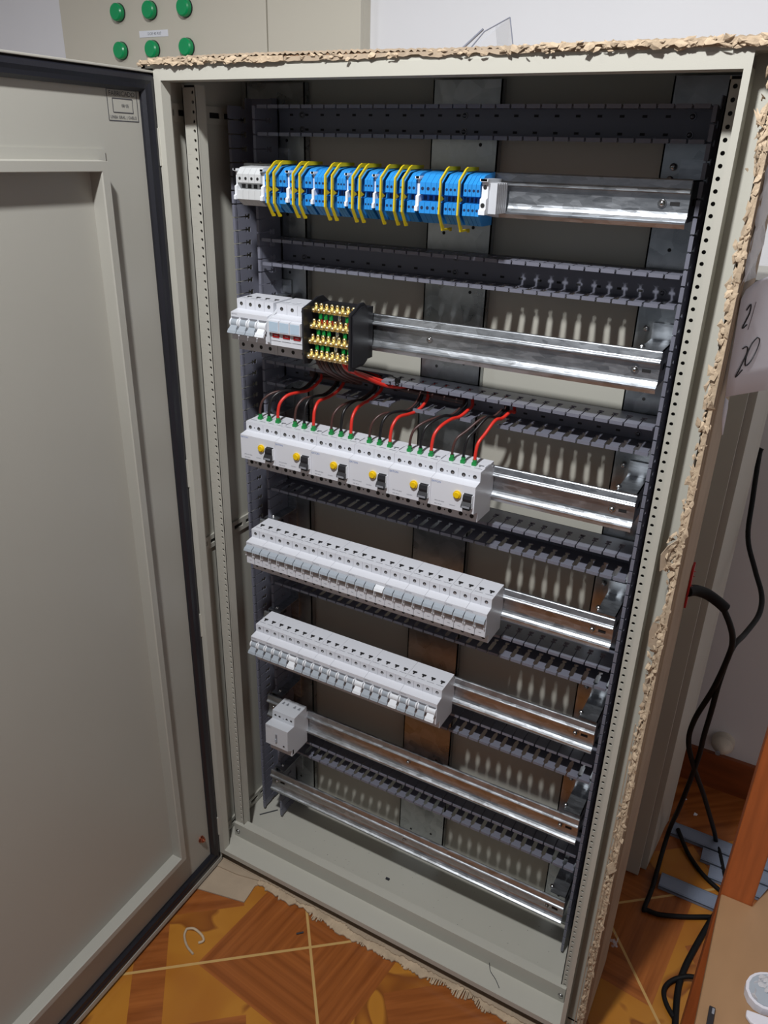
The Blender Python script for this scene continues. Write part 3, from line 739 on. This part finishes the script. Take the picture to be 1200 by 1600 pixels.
for i, (zz, yy) in enumerate(((Z2+.030, .066), (Z2+.0075, .060), (Z2-.0140, .056), (Z2-.0355, .052))):
    m = MB(); m.box(.2090, .2848, yy, yy+.008, zz-.004, zz+.004, M_brass); bar = m.build('brass_bar', DB)
    for k in range(8):
        cx = .2145+k*.0092; m = MB()
        m.cyl((cx, yy, zz), (0, -1, 0), .0040, .0022, M_brass, 12); m.dome((cx, yy-.0022, zz), (0, -1, 0), .0037, .0038, M_brass, 12, 4)
        m.cyl((cx+.0015, yy+.004, zz+.004), (0, -.3, 1), .0030, .0045, M_brass, 10); m.dome((cx+.0015, yy+.0027, zz+.0084), (0, -.3, 1), .0029, .0024, M_brass, 10)
        m.build('terminal_screw', bar)
    for k in (1, 2, 3, 6, 7):
        if i < 3:
            cx = .2145+k*.0092; m = MB()
            m.cyl((cx, yy+.002, zz-.004), (0, .1, -1), .0030, .0085, M_green, 8)
            m.cyl((cx, yy+.003, zz-.0125), (0, .1, -1), .0026, .007, M_wred if i == 0 else M_wbrn, 8)
            m.build('insulated_ferrule', bar)
    if i < 3:
        m = MB(); m.cyl((.2145+4.4*.0092, yy+.006, zz-.002), (0, 0, -1), .0038, .020, M_steel, 8); m.build('jumper_rod', bar)

# ------------------------------------------------------------ wires
tops = [(.1455, 1.044), (.190, 1.042), (.262, 1.046), (.345, 1.042), (.421, 1.048), (.489, 1.058)]
WM = {'brown': (M_wbrn, .0021), 'black': (M_wblk, .0023), 'red': (M_wred, .0026)}
WO = ['leftmost', 'second from left', 'third from left', 'third from right', 'second from right', 'rightmost']
for k in range(6):
    for j, c in enumerate(('brown', 'black', 'red')):
        fx = .075+.07*k+.0152+.0180*j; mt_, r = WM[c]
        fz = .9995; m = MB()
        ex, ez = tops[k]; ex += (-.010, -.006, .004)[j]; hgt = (0, .003, 0)[j]
        midx = fx+(ex-fx)*.32
        pts = [(fx, .0868, fz+.004), (fx+.0004, .0868, fz+.018), (fx+(ex-fx)*.10, .091, fz+.033+hgt), (fx+(ex-fx)*.35, .103, fz+.0435+hgt),
               (fx+(ex-fx)*.72, .123, ez+.001+hgt), (ex, .140, ez+.001), (ex+.006, .155, ez+.008), (ex+.007, .171, 1.062), (ex-.006, .183, 1.076), (ex-.045, .187, 1.0775)]
        m.tube(pts, r, mt_, 8, 6)
        o = m.build('wire'); tag(o, '%s wire rising from the %s breaker with a yellow button' % (c, WO[k]), 'wire', 'wires into the breakers with yellow buttons')
        m = MB(); m.cyl((fx, .0868, .9985), (0, 0, 1), .0030, .0095, M_green, 8, r2=.0034)
        m.box(fx-.0034, fx+.0034, .0834, .0902, .9985, 1.0035, M_green)
        m.build('ferrule_sleeve', o)['label'] = 'green ferrule sleeve'
bund = [(.214, 'brown'), (.221, 'brown'), (.228, 'brown'), (.236, 'black'), (.244, 'brown'), (.252, 'brown'), (.260, 'red'), (.268, 'red')]
bn = ['leftmost', 'second from left', 'third from left', 'fourth from left', 'fourth from right', 'third from right', 'second from right', 'rightmost']
for i, (xx, c) in enumerate(bund):
    mt_, r = WM[c]; r = .0032; m = MB()
    if c == 'red': pts = [(xx, .070, Z2-.036), (xx+.003, .080, Z2-.055), (xx+.012, .108, 1.098-.004*(i-6)), (xx+.026, .138, 1.084-.006*(i-6)), (xx+.045, .160, 1.076-.003*(i-6)), (xx+.08, .184, 1.0775), (.42, .187, 1.0775)]
    elif i % 2: pts = [(xx, .068, Z2-.036), (xx+.003, .082, Z2-.060), (xx+.012, .115, 1.088), (xx+.030, .150, 1.076), (xx+.07, .170, 1.066), (.42, .178, 1.058+.001*i)]
    else: pts = [(xx, .068, Z2-.036), (xx+.004, .080, Z2-.060), (xx+.010, .112, 1.086), (xx+.004, .146, 1.072), (xx-.03, .168, 1.064), (.13, .178, 1.060+.002*i)]
    m.tube(pts, r, mt_, 8, 6); o = m.build('wire')
    tag(o, '%s wire under the black distribution block, %s of its bundle' % (c, bn[i]), 'wire', 'bundle of wires under the distribution block')
m = MB(); m.tube([(.318, .1405, 1.087), (.315, .138, 1.084), (.318, .137, 1.081), (.321, .139, 1.083), (.3205, .141, 1.0865), (.318, .1405, 1.087)], .0012, M_cable, 6, 4)
m.box(.3145, .3215, .136, .142, 1.086, 1.091, M_cable); m.tube([(.318, .138, 1.091), (.310, .132, 1.096), (.305, .130, 1.094)], .001, M_cable, 6, 3)
tag(m.build('cable_tie'), 'black cable tie round the red wires at the duct edge', 'cable tie')

# ------------------------------------------------------------ bits inside the enclosure
def stick(name, p, q_, r, mt_, label, cat):
    m = MB(); d = Vector(q_)-Vector(p); m.cyl(p, d, r, d.length, mt_, 6); tag(m.build(name), label, cat)
stick('wire_offcut', (.013, .121, .0415), (.040, .153, .0415), .0012, M_debris, 'thin dark offcut lying at the left on the enclosure floor', 'offcut')
m = MB(); m.box(.342, .350, .1155, .1195, .040, .0435, M_debris); tag(m.build('plastic_offcut'), 'tiny dark block lying mid-floor inside the enclosure', 'offcut')
m = MB(); m.tube([(.600, .0480, .0478), (.608, .034, .0478), (.622, .024, .0478), (.634, .012, .0478)], .0006, M_debris, 6, 4); tag(m.build('wire_offcut'), 'hair-thin dark strand lying on the front lip at the bottom right', 'offcut')
random.seed(3)
m = MB()
for k in range(90):
    x = random.uniform(.05, .70); y = random.uniform(.07, .19); s = random.uniform(.0003, .0010)
    m.box(x, x+s, y, y+s, .0401, .0404, M_debris)
o = m.build('dust_specks'); tag(o, 'dark dust specks scattered over the enclosure floor', 'dust'); o['kind'] = 'stuff'

# ------------------------------------------------------------ cardboard wrap
def ragged(mb, L0, L1, step, base, amp, thick, P, mt_, seed, edge2=None):
    """sheet along u from L0..L1; fixed edge at base, torn edge at base+amp*noise; P(u,v,t)->world"""
    rnd = random.Random(seed); n = int((L1-L0)/step); us = [L0+(L1-L0)*i/n for i in range(n+1)]
    vs = []; val = .5; slow = .5
    ed = []
    for u in us:
        if rnd.random() < .08: slow = rnd.random()
        val = .6*val+.4*(.6*slow+.4*rnd.random()); ed.append(base+amp*val+amp*.25*(rnd.random()-.5)*(rnd.random() < .4))
    for i, u in enumerate(us):
        j = thick*(rnd.random()-.5)*.6
        vs += [P(u, base, 0), P(u, ed[i], j), P(u, ed[i], thick+j), P(u, base, thick)]
    fs = []
    for i in range(n):
        a = i*4; b = a+4
        for k in range(4): fs.append([a+k, a+(k+1) % 4, b+(k+1) % 4, b+k])
    mb.add(vs, fs, mt_)
def flakes(mb, n, f, size, mt_, seed, along=None, tilt=.5):
    """small torn shreds; along = long axis, otherwise any direction"""
    rnd = random.Random(seed)
    for k in range(n):
        c = Vector(f(rnd)); s = size*rnd.uniform(.4, 1.2)
        if along is None:
            R_ = Matrix.Rotation(rnd.uniform(0, 6.28), 3, Vector((rnd.uniform(-1, 1), rnd.uniform(-1, 1), rnd.uniform(-1, 1))).normalized()); asp = 1
        else:
            X_ = (Vector(along)+Vector((rnd.uniform(-1, 1), rnd.uniform(-1, 1), rnd.uniform(-1, 1)))*tilt).normalized()
            N_ = (Vector((0, -1, 0))+Vector((rnd.uniform(-1, 1), 0, rnd.uniform(-1, 1)))*tilt*1.4); Y_ = N_.cross(X_).normalized(); Z_ = X_.cross(Y_)
            R_ = Matrix((X_, Y_, Z_)).transposed(); asp = .62
        pts = [c+R_ @ Vector((x*s*rnd.uniform(.4, 1.4), y*s*asp*rnd.uniform(.3, 1.5), z*s*.35)) for x, y, z in ((-.8, -.3, 0), (-.2, -.6, .2), (.6, -.4, .1), (.9, .2, -.2), (.1, .6, .1), (-.6, .5, .2), (0, 0, .5))]
        mb.add(pts, [[0, 1, 6], [1, 2, 6], [2, 3, 6], [3, 4, 6], [4, 5, 6], [5, 0, 6], [5, 4, 3, 2, 1, 0]], mt_)
CW = thing('cardboard_wrapping', 'torn brown cardboard wrapping still stuck round the top and right side of the enclosure', 'cardboard', (.782, .1, 0))
m = MB(); m.box(.7795, .7850, -.001, .196, .004, 1.522, M_card)
for yy, rr in ((.010, .0014), (.022, .0010), (.034, .0016), (.047, .0009)): m.cyl((.785, yy, .01), (0, 0, 1), rr, 1.50, M_card, 6)
sp_ = m.build('side_sheet', CW)
m = MB()
ragged(m, .004, 1.518, .006, .7850, -.0120, .0020, lambda u, v, t: (v, -.0010-t, u), M_card, 11)
ragged(m, .004, 1.518, .005, .7850, -.0095, .0022, lambda u, v, t: (v, -.0028-t, u), M_cardl, 12)
ragged(m, .004, 1.518, .007, .7855, -.0065, .0020, lambda u, v, t: (v, -.0046-t, u), M_cardl, 13)
flakes(m, 300, lambda r: (.7750+r.random()*.009, -.003-r.random()*.004, r.random()**1.0*1.51), .0085, M_cardl, 5, (0, 0, 1), .35)
flakes(m, 60, lambda r: (.770+r.random()*.016, -.003-r.random()*.006, 1.40+r.random()*.12), .009, M_cardl, 6, (0, 0, 1), .8)
flakes(m, 40, lambda r: (.768+r.random()*.014, -.003-r.random()*.006, .955+r.random()*.05), .008, M_cardl, 8, (0, 0, 1), .8)
flakes(m, 30, lambda r: (.770+r.random()*.012, -.003-r.random()*.006, .80+r.random()*.09), .007, M_cardl, 9, (0, 0, 1), .8)
flakes(m, 420, lambda r: (.7785+r.random()*.006, -.004-r.random()*.003, .01+r.random()*1.50), .0075, M_cardl, 15, (0, 0, 1), .45)
ragged(m, .004, .80, .006, .7850, -.0175, .0016, lambda u, v, t: (v, -.0014-t, u), M_card, 17)
ragged(m, .004, .62, .005, .7850, -.0150, .0018, lambda u, v, t: (v, -.0032-t, u), M_cardl, 18)
for gx in (.7725, .7765, .7805): m.cyl((gx, -.0052, .02), (0, 0, 1), .0009, .70, M_card, 6)
m.build('torn_side_edge', CW)
m = MB(); m.box(-.022, .785, .010, .196, 1.5075, 1.5115, M_card); m.build('top_sheet', CW)
m = MB()
ragged(m, -.020, .785, .005, 1.5105, -.0085, .0016, lambda u, v, t: (u, -.0006-t, v+.0006), M_card, 21)
ragged(m, -.020, .22, .004, 1.5110, -.0090, .0030, lambda u, v, t: (u, -.0022-t, v+.001), M_cardl, 22)
ragged(m, .56, .785, .004, 1.5140, -.0110, .0030, lambda u, v, t: (u, -.0022-t, v), M_cardl, 23)
n = 300
# fluted upper layer: wavy ribbon seen edge-on
vs = []; fs = []
for i in range(n+1):
    u = -.01+.79*i/n; wv = .0013*math.sin(i*1.9)+random.uniform(-.0006, .0006); top = 1.5155+.0012*math.sin(u*9)+random.uniform(-.0006, .0006)
    y_ = .002+.001*math.sin(i*.7)
    vs += [(u, y_, top-.0026+wv), (u, y_, top+wv*.4), (u, y_+.17, top+wv*.4), (u, y_+.17, top-.0026+wv)]
for i in range(n):
    a = i*4; b = a+4
    for k in range(4): fs.append([a+k, a+(k+1) % 4, b+(k+1) % 4, b+k])
m.add(vs, fs, M_card)
m.box(.10, .775, .004, .17, 1.5105, 1.5135, M_cardd)
flakes(m, 90, lambda r: (-.02+r.random()*.80, -.002-r.random()*.003, 1.506+r.random()*.006), .006, M_cardl, 31, (1, 0, 0), .3)
flakes(m, 60, lambda r: (.50+r.random()*.28, -.003-r.random()*.004, 1.507+r.random()*.007), .008, M_cardl, 32, (1, 0, 0), .35)
flakes(m, 50, lambda r: (-.02+r.random()*.22, -.003-r.random()*.003, 1.506+r.random()*.006), .007, M_cardl, 33, (1, 0, 0), .35)
m.build('torn_top_edge', CW)
def flap(pts, mt_, th=.0012):      # curled flap hanging off the torn side edge
    m = MB(); n_ = len(pts); P_ = [Vector(p) for p in pts]; nn = (P_[1]-P_[0]).cross(P_[2]-P_[0]).normalized()*th
    m.add([tuple(p) for p in P_]+[tuple(p+nn) for p in P_], [list(range(n_)), list(range(2*n_-1, n_-1, -1))]+[[i, (i+1) % n_, (i+1) % n_+n_, i+n_] for i in range(n_)], mt_); m.build('torn_flap', CW)
flap([(.778, -.004, 1.000), (.768, -.010, .990), (.7625, -.012, .978), (.7645, -.010, .955), (.772, -.006, .962), (.780, -.003, .985)], M_card)
flap([(.777, -.004, .880), (.7690, -.007, .882), (.7665, -.008, .868), (.768, -.007, .846), (.779, -.004, .838)], M_card)
flap([(.781, -.004, .470), (.773, -.012, .462), (.778, -.013, .448), (.786, -.006, .452)], M_cardl)
# pad under the enclosure
BP = thing('cardboard_pad', 'crushed corrugated cardboard pad sticking out under the front of the enclosure', 'cardboard', (.4, .05, 0))
m = MB(); m.box(-.01, .77, .008, .21, 0, .0075, M_card)
ragged(m, .10, .78, .004, .010, -.030, .003, lambda u, v, t: (u, v, .004+t-.12*(.01-v)), M_cardl, 41)
ragged(m, .10, .78, .003, .012, -.017, .002, lambda u, v, t: (u, v, .0068+t), M_card, 42)
for k in range(170):
    u = .235+k*.0031
    if u > .77: break
    m.cyl((u, .010, .0052+random.uniform(-.0004, .0004)), (random.uniform(-.12, .12), -1, -.14), .0014, random.uniform(.017, .021)+.005*math.sin(k*.37), M_cardl, 6)
m.build('ragged_pad_edge', BP)
m = MB()
for z_, pl in ((.0005, ((-.010, .014), (-.003, -.076), (.104, -.052), (.099, -.010), (.116, .012), (.115, .03), (-.01, .03))), (.0035, ((-.006, .014), (.000, -.012), (.050, -.008), (.112, .006), (.118, .03), (-.006, .03)))):
    m.prism_z(z_, z_+.0028, pl, M_card)
tag(m.build('cardboard_flap'), 'flat torn cardboard flap on the tiles between the door and the enclosure', 'cardboard')
m = MB(); m.tube([(.044, -.157, .002), (.050, -.170, .002), (.069, -.184, .002), (.091, -.191, .002)], .0024, M_cardl, 6, 4); m.tube([(.044, -.157, .002), (.057, -.150, .0035), (.078, -.152, .002), (.090, -.160, .003), (.084, -.168, .002)], .0026, M_cardl, 6, 4)
tag(m.build('cardboard_shred'), 'curled strip of shredded cardboard lying on the floor tiles', 'cardboard scrap')
stick('wire_offcut', (.237, -.056, .0015), (.247, -.046, .0015), .0018, M_debris, 'short dark offcut on the brown floor tile before the enclosure', 'offcut')

# ------------------------------------------------------------ paper, film on the right side
def ribbon(name, rows, mt_, th=.0004):
    m = MB(); n_ = len(rows); k_ = len(rows[0]); vs = [p for r in rows for p in r]
    m.add(vs, [[i*k_+j, i*k_+j+1, (i+1)*k_+j+1, (i+1)*k_+j] for i in range(n_-1) for j in range(k_-1)], mt_, True)
    o = m.build(name, fixn=False); s_ = o.modifiers.new('solid', 'SOLIDIFY'); s_.thickness = th; return o
rows = []
zt = [1.296, 1.292, 1.284, 1.274, 1.239, 1.195, 1.165]
xl = [(.8060, .069), (.7960, .049), (.7890, .0350), (.7868, .0310), (.7885, .0335), (.7900, .0370), (.7915, .0400)]
for z_, (xa, ya) in zip(zt, xl):
    xb, yb = .8330, .127
    rows.append([(xa+(xb-xa)*t_+.0004*math.sin(t_*6+z_*30), ya+(yb-ya)*t_, z_-.004*t_*(z_ < 1.2)) for t_ in (0, .2, .4, .6, .8, 1)])
PP = ribbon('paper_note', rows, M_paper); tag(PP, 'white paper note with handwritten 2 and 20 stuck on the right side of the enclosure', 'paper')
rows = [[(.7915, .040, 1.165), (.7950, .0475, 1.160)], [(.7925, .043, 1.140), (.7960, .0490, 1.150)], [(.7960, .050, 1.1170), (.7968, .0512, 1.1180)]]
tl = ribbon('paper_tail', rows, M_paper); tl.parent = PP
def pstroke(pts, wd=.0009):
    m = MB(); m.tube(pts, wd, M_blk, 6, 4); return m
def pw(s_, z_):   # point on the paper plane
    return (.787+.043*s_+.0016, .031+.093*s_-.0010, z_)
m = MB()
m.tube([pw(.22, 1.219), pw(.30, 1.2205), pw(.33, 1.214), pw(.27, 1.200), pw(.20, 1.187), pw(.31, 1.194)], .0007, M_blk, 6, 4)
m.tube([pw(.47, 1.229), pw(.38, 1.222), pw(.33, 1.208), pw(.36, 1.198), pw(.45, 1.203), pw(.52, 1.216), pw(.53, 1.226), pw(.47, 1.229)], .0007, M_blk, 6, 4)
m.tube([pw(.13, 1.262), pw(.19, 1.268), pw(.20, 1.258), pw(.12, 1.243), pw(.20, 1.246)], .0007, M_blk, 6, 4)
m.tube([pw(.28, 1.270), pw(.26, 1.252), pw(.24, 1.240)], .0003, M_wbrn, 6, 4)
m.build('handwriting', PP)
rows = []
for i in range(14):
    z_ = 1.440-.0115*i
    rows.append([(.7856+.0022*math.sin(i*1.7+j)+.0012*j, .012+.022*j+.004*math.sin(i*.9), z_) for j in range(5)])
fm = ribbon('plastic_film', rows, M_film); tag(fm, 'crumpled translucent plastic film on the cardboard above the paper note', 'plastic film')
m = MB()
flakes(m, 6, lambda r: (.788+r.random()*.010, .160+r.random()*.04, .080+r.random()*.03), .010, M_wclear, 77)
tag(m.build('plastic_scrap'), 'shiny scrap of clear film caught low on the right side of the cardboard', 'plastic film')
# folded clear sheet on the top
m = MB(); m.tube([(.3867, .150, 1.5165), (.4180, .150, 1.5480), (.4508, .150, 1.5618)], .0008, M_wedge, 6, 1); m.tube([(.4508, .150, 1.5618), (.4611, .150, 1.5165)], .0008, M_wedge, 6, 1)
m.tube([(.385, .13, 1.518), (.425, .13, 1.548)], .0014, M_wedge, 6, 1)
m.add([(.3867, .150, 1.5165), (.4508, .150, 1.5618), (.395, .24, 1.5660), (.325, .24, 1.5165)], [[0, 1, 2, 3]], M_wclear); m.add([(.4508, .150, 1.5618), (.4611, .150, 1.5165), (.405, .24, 1.5165), (.395, .24, 1.5660)], [[0, 1, 2, 3]], M_wclear)
tag(m.build('folded_plastic_sheet', fixn=False), 'folded clear plastic sheet lying on top of the enclosure', 'plastic sheet')

# ------------------------------------------------------------ the control cabinet behind with the green lamps
C2 = thing('control_cabinet', 'large grey-beige control cabinet with six green lamps behind the open enclosure', 'cabinet', (-.58, .78, 0))
m = MB(); m.box(-1.034, -.126, .772, .7995, 0, 2.15, M_cab2); m.build('cabinet_body', C2)
m = MB(); m.box(-1.034, -.3735, .758, .772, .06, 2.12, M_cab2); m.build('cabinet_door', C2, bevel=.001)
m = MB(); m.box(-.3695, -.1262, .758, .772, .06, 2.12, M_cab2); m.build('cabinet_door', C2, bevel=.001)
for x_, z_ in ((-.8206, 1.7055), (-.714, 1.7053), (-.6035, 1.7058), (-.8228, 1.6234), (-.7155, 1.6232), (-.6049, 1.6247)):
    x_ -= .003
    m = MB(); m.cyl((x_, .758, z_), (0, -1, 0), .0205, .003, M_blk, 24); m.cyl((x_, .755, z_), (0, -1, 0), .0195, .010, M_lamp, 24, r2=.019); m.cyl((x_, .745, z_), (0, -1, 0), .019, .003, M_lamp, 24, r2=.016)
    m.build('pilot_lamp', C2)['label'] = 'green domed pilot lamp'
m = MB(); m.box(-.762, -.668, .7570, .7579, 1.650, 1.6640, M_label); text_front(m, 'DOE 40 R07', .0085, -.712, .7567, 1.6568, M_logog, 1.0); m.build('label_strip', C2)['label'] = 'white printed label strip'
C3 = thing('spare_cabinet', 'lower beige steel cabinet standing close behind the right side of the enclosure', 'cabinet', (.40, .5, 0))
m = MB(); m.box(.03, .806, .455, .66, 0, 1.245, M_paint); C3b = m.build('cabinet_body', C3)
m = MB(); m.box(.03, .794, .428, .440, .004, 1.232, M_paint); m.build('cabinet_door', C3)
m = MB(); m.box(.035, .788, .440, .455, .006, 1.240, M_black); m.build('door_gasket', C3)['label'] = 'black gasket'
m = MB(); m.prism_z(.0, 1.22, ((.806, .455), (.818, .60), (.822, .625), (.806, .625)), M_paint); m.build('side_panel', C3)

# ------------------------------------------------------------ cables at the right
m = MB(); m.tube([(.786, .190, .832), (.795, .205, .829), (.811, .220, .820), (.828, .226, .809), (.840, .230, .799)], .0085, M_cable, 12, 5)
m2 = m
sh = MB(); sh.tube([(.834, .23, .803), (.851, .24, .769), (.860, .26, .732), (.860, .29, .684), (.850, .32, .596), (.832, .34, .506), (.831, .36, .439), (.850, .40, .355), (.880, .47, .237), (.918, .58, .060), (.928, .61, .006), (.940, .58, .006), (.959, .515, .006)], .0048, M_cable, 10, 6)
c1 = sh.build('power_cable'); tag(c1, 'black cable leaving the enclosure side through a thick sleeve and hanging to the floor', 'cable')
m2.build('cable_sleeve', c1)
m = MB(); m.tube([(.824, .705, .905), (.823, .700, .891), (.831, .66, .816), (.840, .62, .752), (.866, .57, .712), (.887, .52, .689), (.890, .47, .675), (.876, .40, .670), (.862, .335, .672), (.856, .322, .611), (.855, .33, .544), (.853, .35, .472), (.853, .38, .403), (.848, .42, .305), (.841, .45, .208), (.831, .53, .070), (.828, .505, .020), (.828, .412, .006), (.824, .349, .006), (.829, .349, .006), (.854, .351, .006), (.900, .372, .006), (.940, .395, .006), (.952, .400, .006)], .0048, M_cable, 10, 6)
tag(m.build('power_cable'), 'long black cable coming from behind the lower cabinet and bending on the floor', 'cable')
m = MB(); m.tube([(.966, .43, .006), (.953, .407, .006), (.940, .355, .006), (.928, .300, .006), (.920, .255, .006), (.917, .206, .006), (.924, .140, .006), (.932, .09, .006)], .0058, M_cable, 10, 6)
tag(m.build('floor_cable'), 'black cable running over the tiles towards the bottom edge beside the chair', 'cable')
m = MB(); m.tube([(.940, .239, .016), (.926, .234, .014), (.908, .222, .008), (.897, .205, .006), (.895, .186, .006), (.904, .166, .006), (.920, .148, .006)], .0045, M_cable, 10, 6)
tag(m.build('floor_cable'), 'short black cable loop with its end crossing over the floor cable', 'cable')
m = MB(); m.tube([(.846, .596, .0125), (.866, .560, .010), (.885, .535, .005), (.918, .500, .005), (.956, .476, .005)], .0048, M_cable, 8, 5)
tag(m.build('floor_cable'), 'dark flat cable lying slantwise over the grey cover strips', 'cable')
m = MB(); m.prism_x(.7855, .7885, [(.186, .872), (.197, .878), (.2005, .850), (.199, .806), (.189, .804)], M_red); flakes(m, 6, lambda r: (.7885, .190+r.random()*.008, .82+r.random()*.05), .005, M_red, 50)
tag(m.build('red_tape'), 'red tape patch on the cardboard beside the thick cable sleeve', 'tape')

# ------------------------------------------------------------ duct covers on the floor
def lid(x0, x1, y0, y1, z0, label):
    m = MB(); m.box(x0, x1, y0, y1, z0+.006, z0+.008, M_lid); m.box(x0, x1, y0, y0+.0015, z0, z0+.008, M_lid); m.box(x0, x1, y1-.0015, y1, z0, z0+.008, M_lid)
    m.box(x0, x1, y0+.004, y0+.0055, z0+.008, z0+.0088, M_lid); m.box(x0, x1, y1-.0055, y1-.004, z0+.008, z0+.0088, M_lid)
    tag(m.build('duct_cover', bevel=.0004), label, 'duct cover', 'loose grey duct cover strips on the floor')
lid(.832, 1.30, .580, .620, .0005, 'longest grey cover strip, on the floor farthest from the enclosure front')
lid(.905, 1.30, .538, .577, .0005, 'grey cover strip on the floor right against the longest one')
lid(.926, 1.30, .496, .535, .0005, 'grey cover strip on the floor, third back from the wall side, behind the chair post')
lid(.838, .957, .419, .459, .0005, 'short grey cover strip lying apart on the floor nearest the cable bend')
m = MB(); m.dome((.893, .79, .140), (0, -1, 0), .026, .030, M_plaster, 14, 4); m.cyl((.893, .788, .140), (0, -1, 0), .025, .008, M_plaster, 14); m.cyl((.887, .7605, .131), (0, -1, -.1), .006, .004, M_seam, 8)
m.cyl((.893, .80, .140), (0, -1, 0), .026, .014, M_plaster, 14)
tag(m.build('plaster_patch'), 'round lump of pale plaster on the wall just above the skirting', 'plaster')
for (x_, y_, s_, l) in ((.843, .712, .004, 'small white paint chip on the floor by the lower cabinet'), (.870, .672, .007, 'larger white paint chip on the floor in front of the wall')):
    m = MB(); m.prism_z(0, .002, ((x_, y_), (x_+s_, y_+.002), (x_+s_*1.2, y_+s_), (x_+.001, y_+s_*1.3)), M_label); tag(m.build('paint_chip'), l, 'paint chip')

# ------------------------------------------------------------ chair at the right edge
CH = thing('wooden_chair', 'wooden chair with a pale plywood seat and orange-brown post at the lower right', 'chair', (1.13, -.12, 0))
m = MB(); m.prism_z(.435, .450, ((.925, -.36), (.9285, .036), (.9700, .036), (.990, .090), (1.33, .090), (1.33, -.36)), M_seat); m.build('seat', CH, bevel=.002)
m = MB(); m.box(.938, .956, -.34, .036, .365, .435, M_post); m.build('seat_rail', CH)
m = MB(); m.box(1.30, 1.32, -.34, .036, .365, .435, M_post); m.build('seat_rail', CH)
m = MB(); m.box(.94, 1.32, -.345, -.325, .365, .435, M_post); m.build('seat_rail', CH)
m = MB(); m.box(.9275, .9700, .036, .078, 0, 1.0, M_post); m.build('back_post', CH, bevel=.002)
m = MB(); m.box(1.290, 1.3325, .091, .133, 0, 1.0, M_post); m.build('back_post', CH, bevel=.002)
m = MB(); m.box(.97, 1.29, .092, .110, .88, .97, M_post); m.build('back_rest', CH, bevel=.002)
m = MB(); m.box(.97, 1.29, .092, .110, .62, .68, M_post); m.build('back_rest', CH, bevel=.002)
for xx in (.938, 1.285):
    m = MB(); m.box(xx, xx+.038, -.345, -.307, 0, .435, M_post); m.build('leg', CH, bevel=.002)
m = MB()
N_ = 18; rnd = random.Random(4); ring = []
for k in range(N_):
    t_ = 2*math.pi*k/N_; r_ = .026*(1+.10*math.sin(2*t_+.5)); ring.append((1.000+r_*math.cos(t_)*.95, -.098+r_*math.sin(t_)*1.1))
m.prism_z(.4505, .462, ring, M_paper)
inner = [(1.000+(a-1.000)*.86, -.098+(b+.098)*.86) for a, b in ring]; m.prism_z(.462, .4632, inner, MATS['handle_grey_blue'])
flakes(m, 26, lambda r: (1.000+r.uniform(-.016, .016), -.098+r.uniform(-.018, .018), .4635), .010, M_film, 61)
tag(m.build('screw_bag'), 'small rounded clear bag of bits lying on the plywood seat', 'bag')
m = MB(); m.prism_z(.4505, .456, ((.9795, -.132), (1.04, -.124), (1.04, -.160), (.985, -.146), (.9795, -.140)), M_paper); tag(m.build('plastic_clip', bevel=.0015), 'flat white plastic piece at the edge of the plywood seat', 'plastic piece')
m = MB(); m.box(.9385, .9455, -.200, -.150, .4505, .456, M_blk); m.box(.9420, .9450, -.160, -.152, .456, .4568, M_seam); tag(m.build('cable_plug', bevel=.0012), 'small black plug lying on the plywood seat', 'plug')
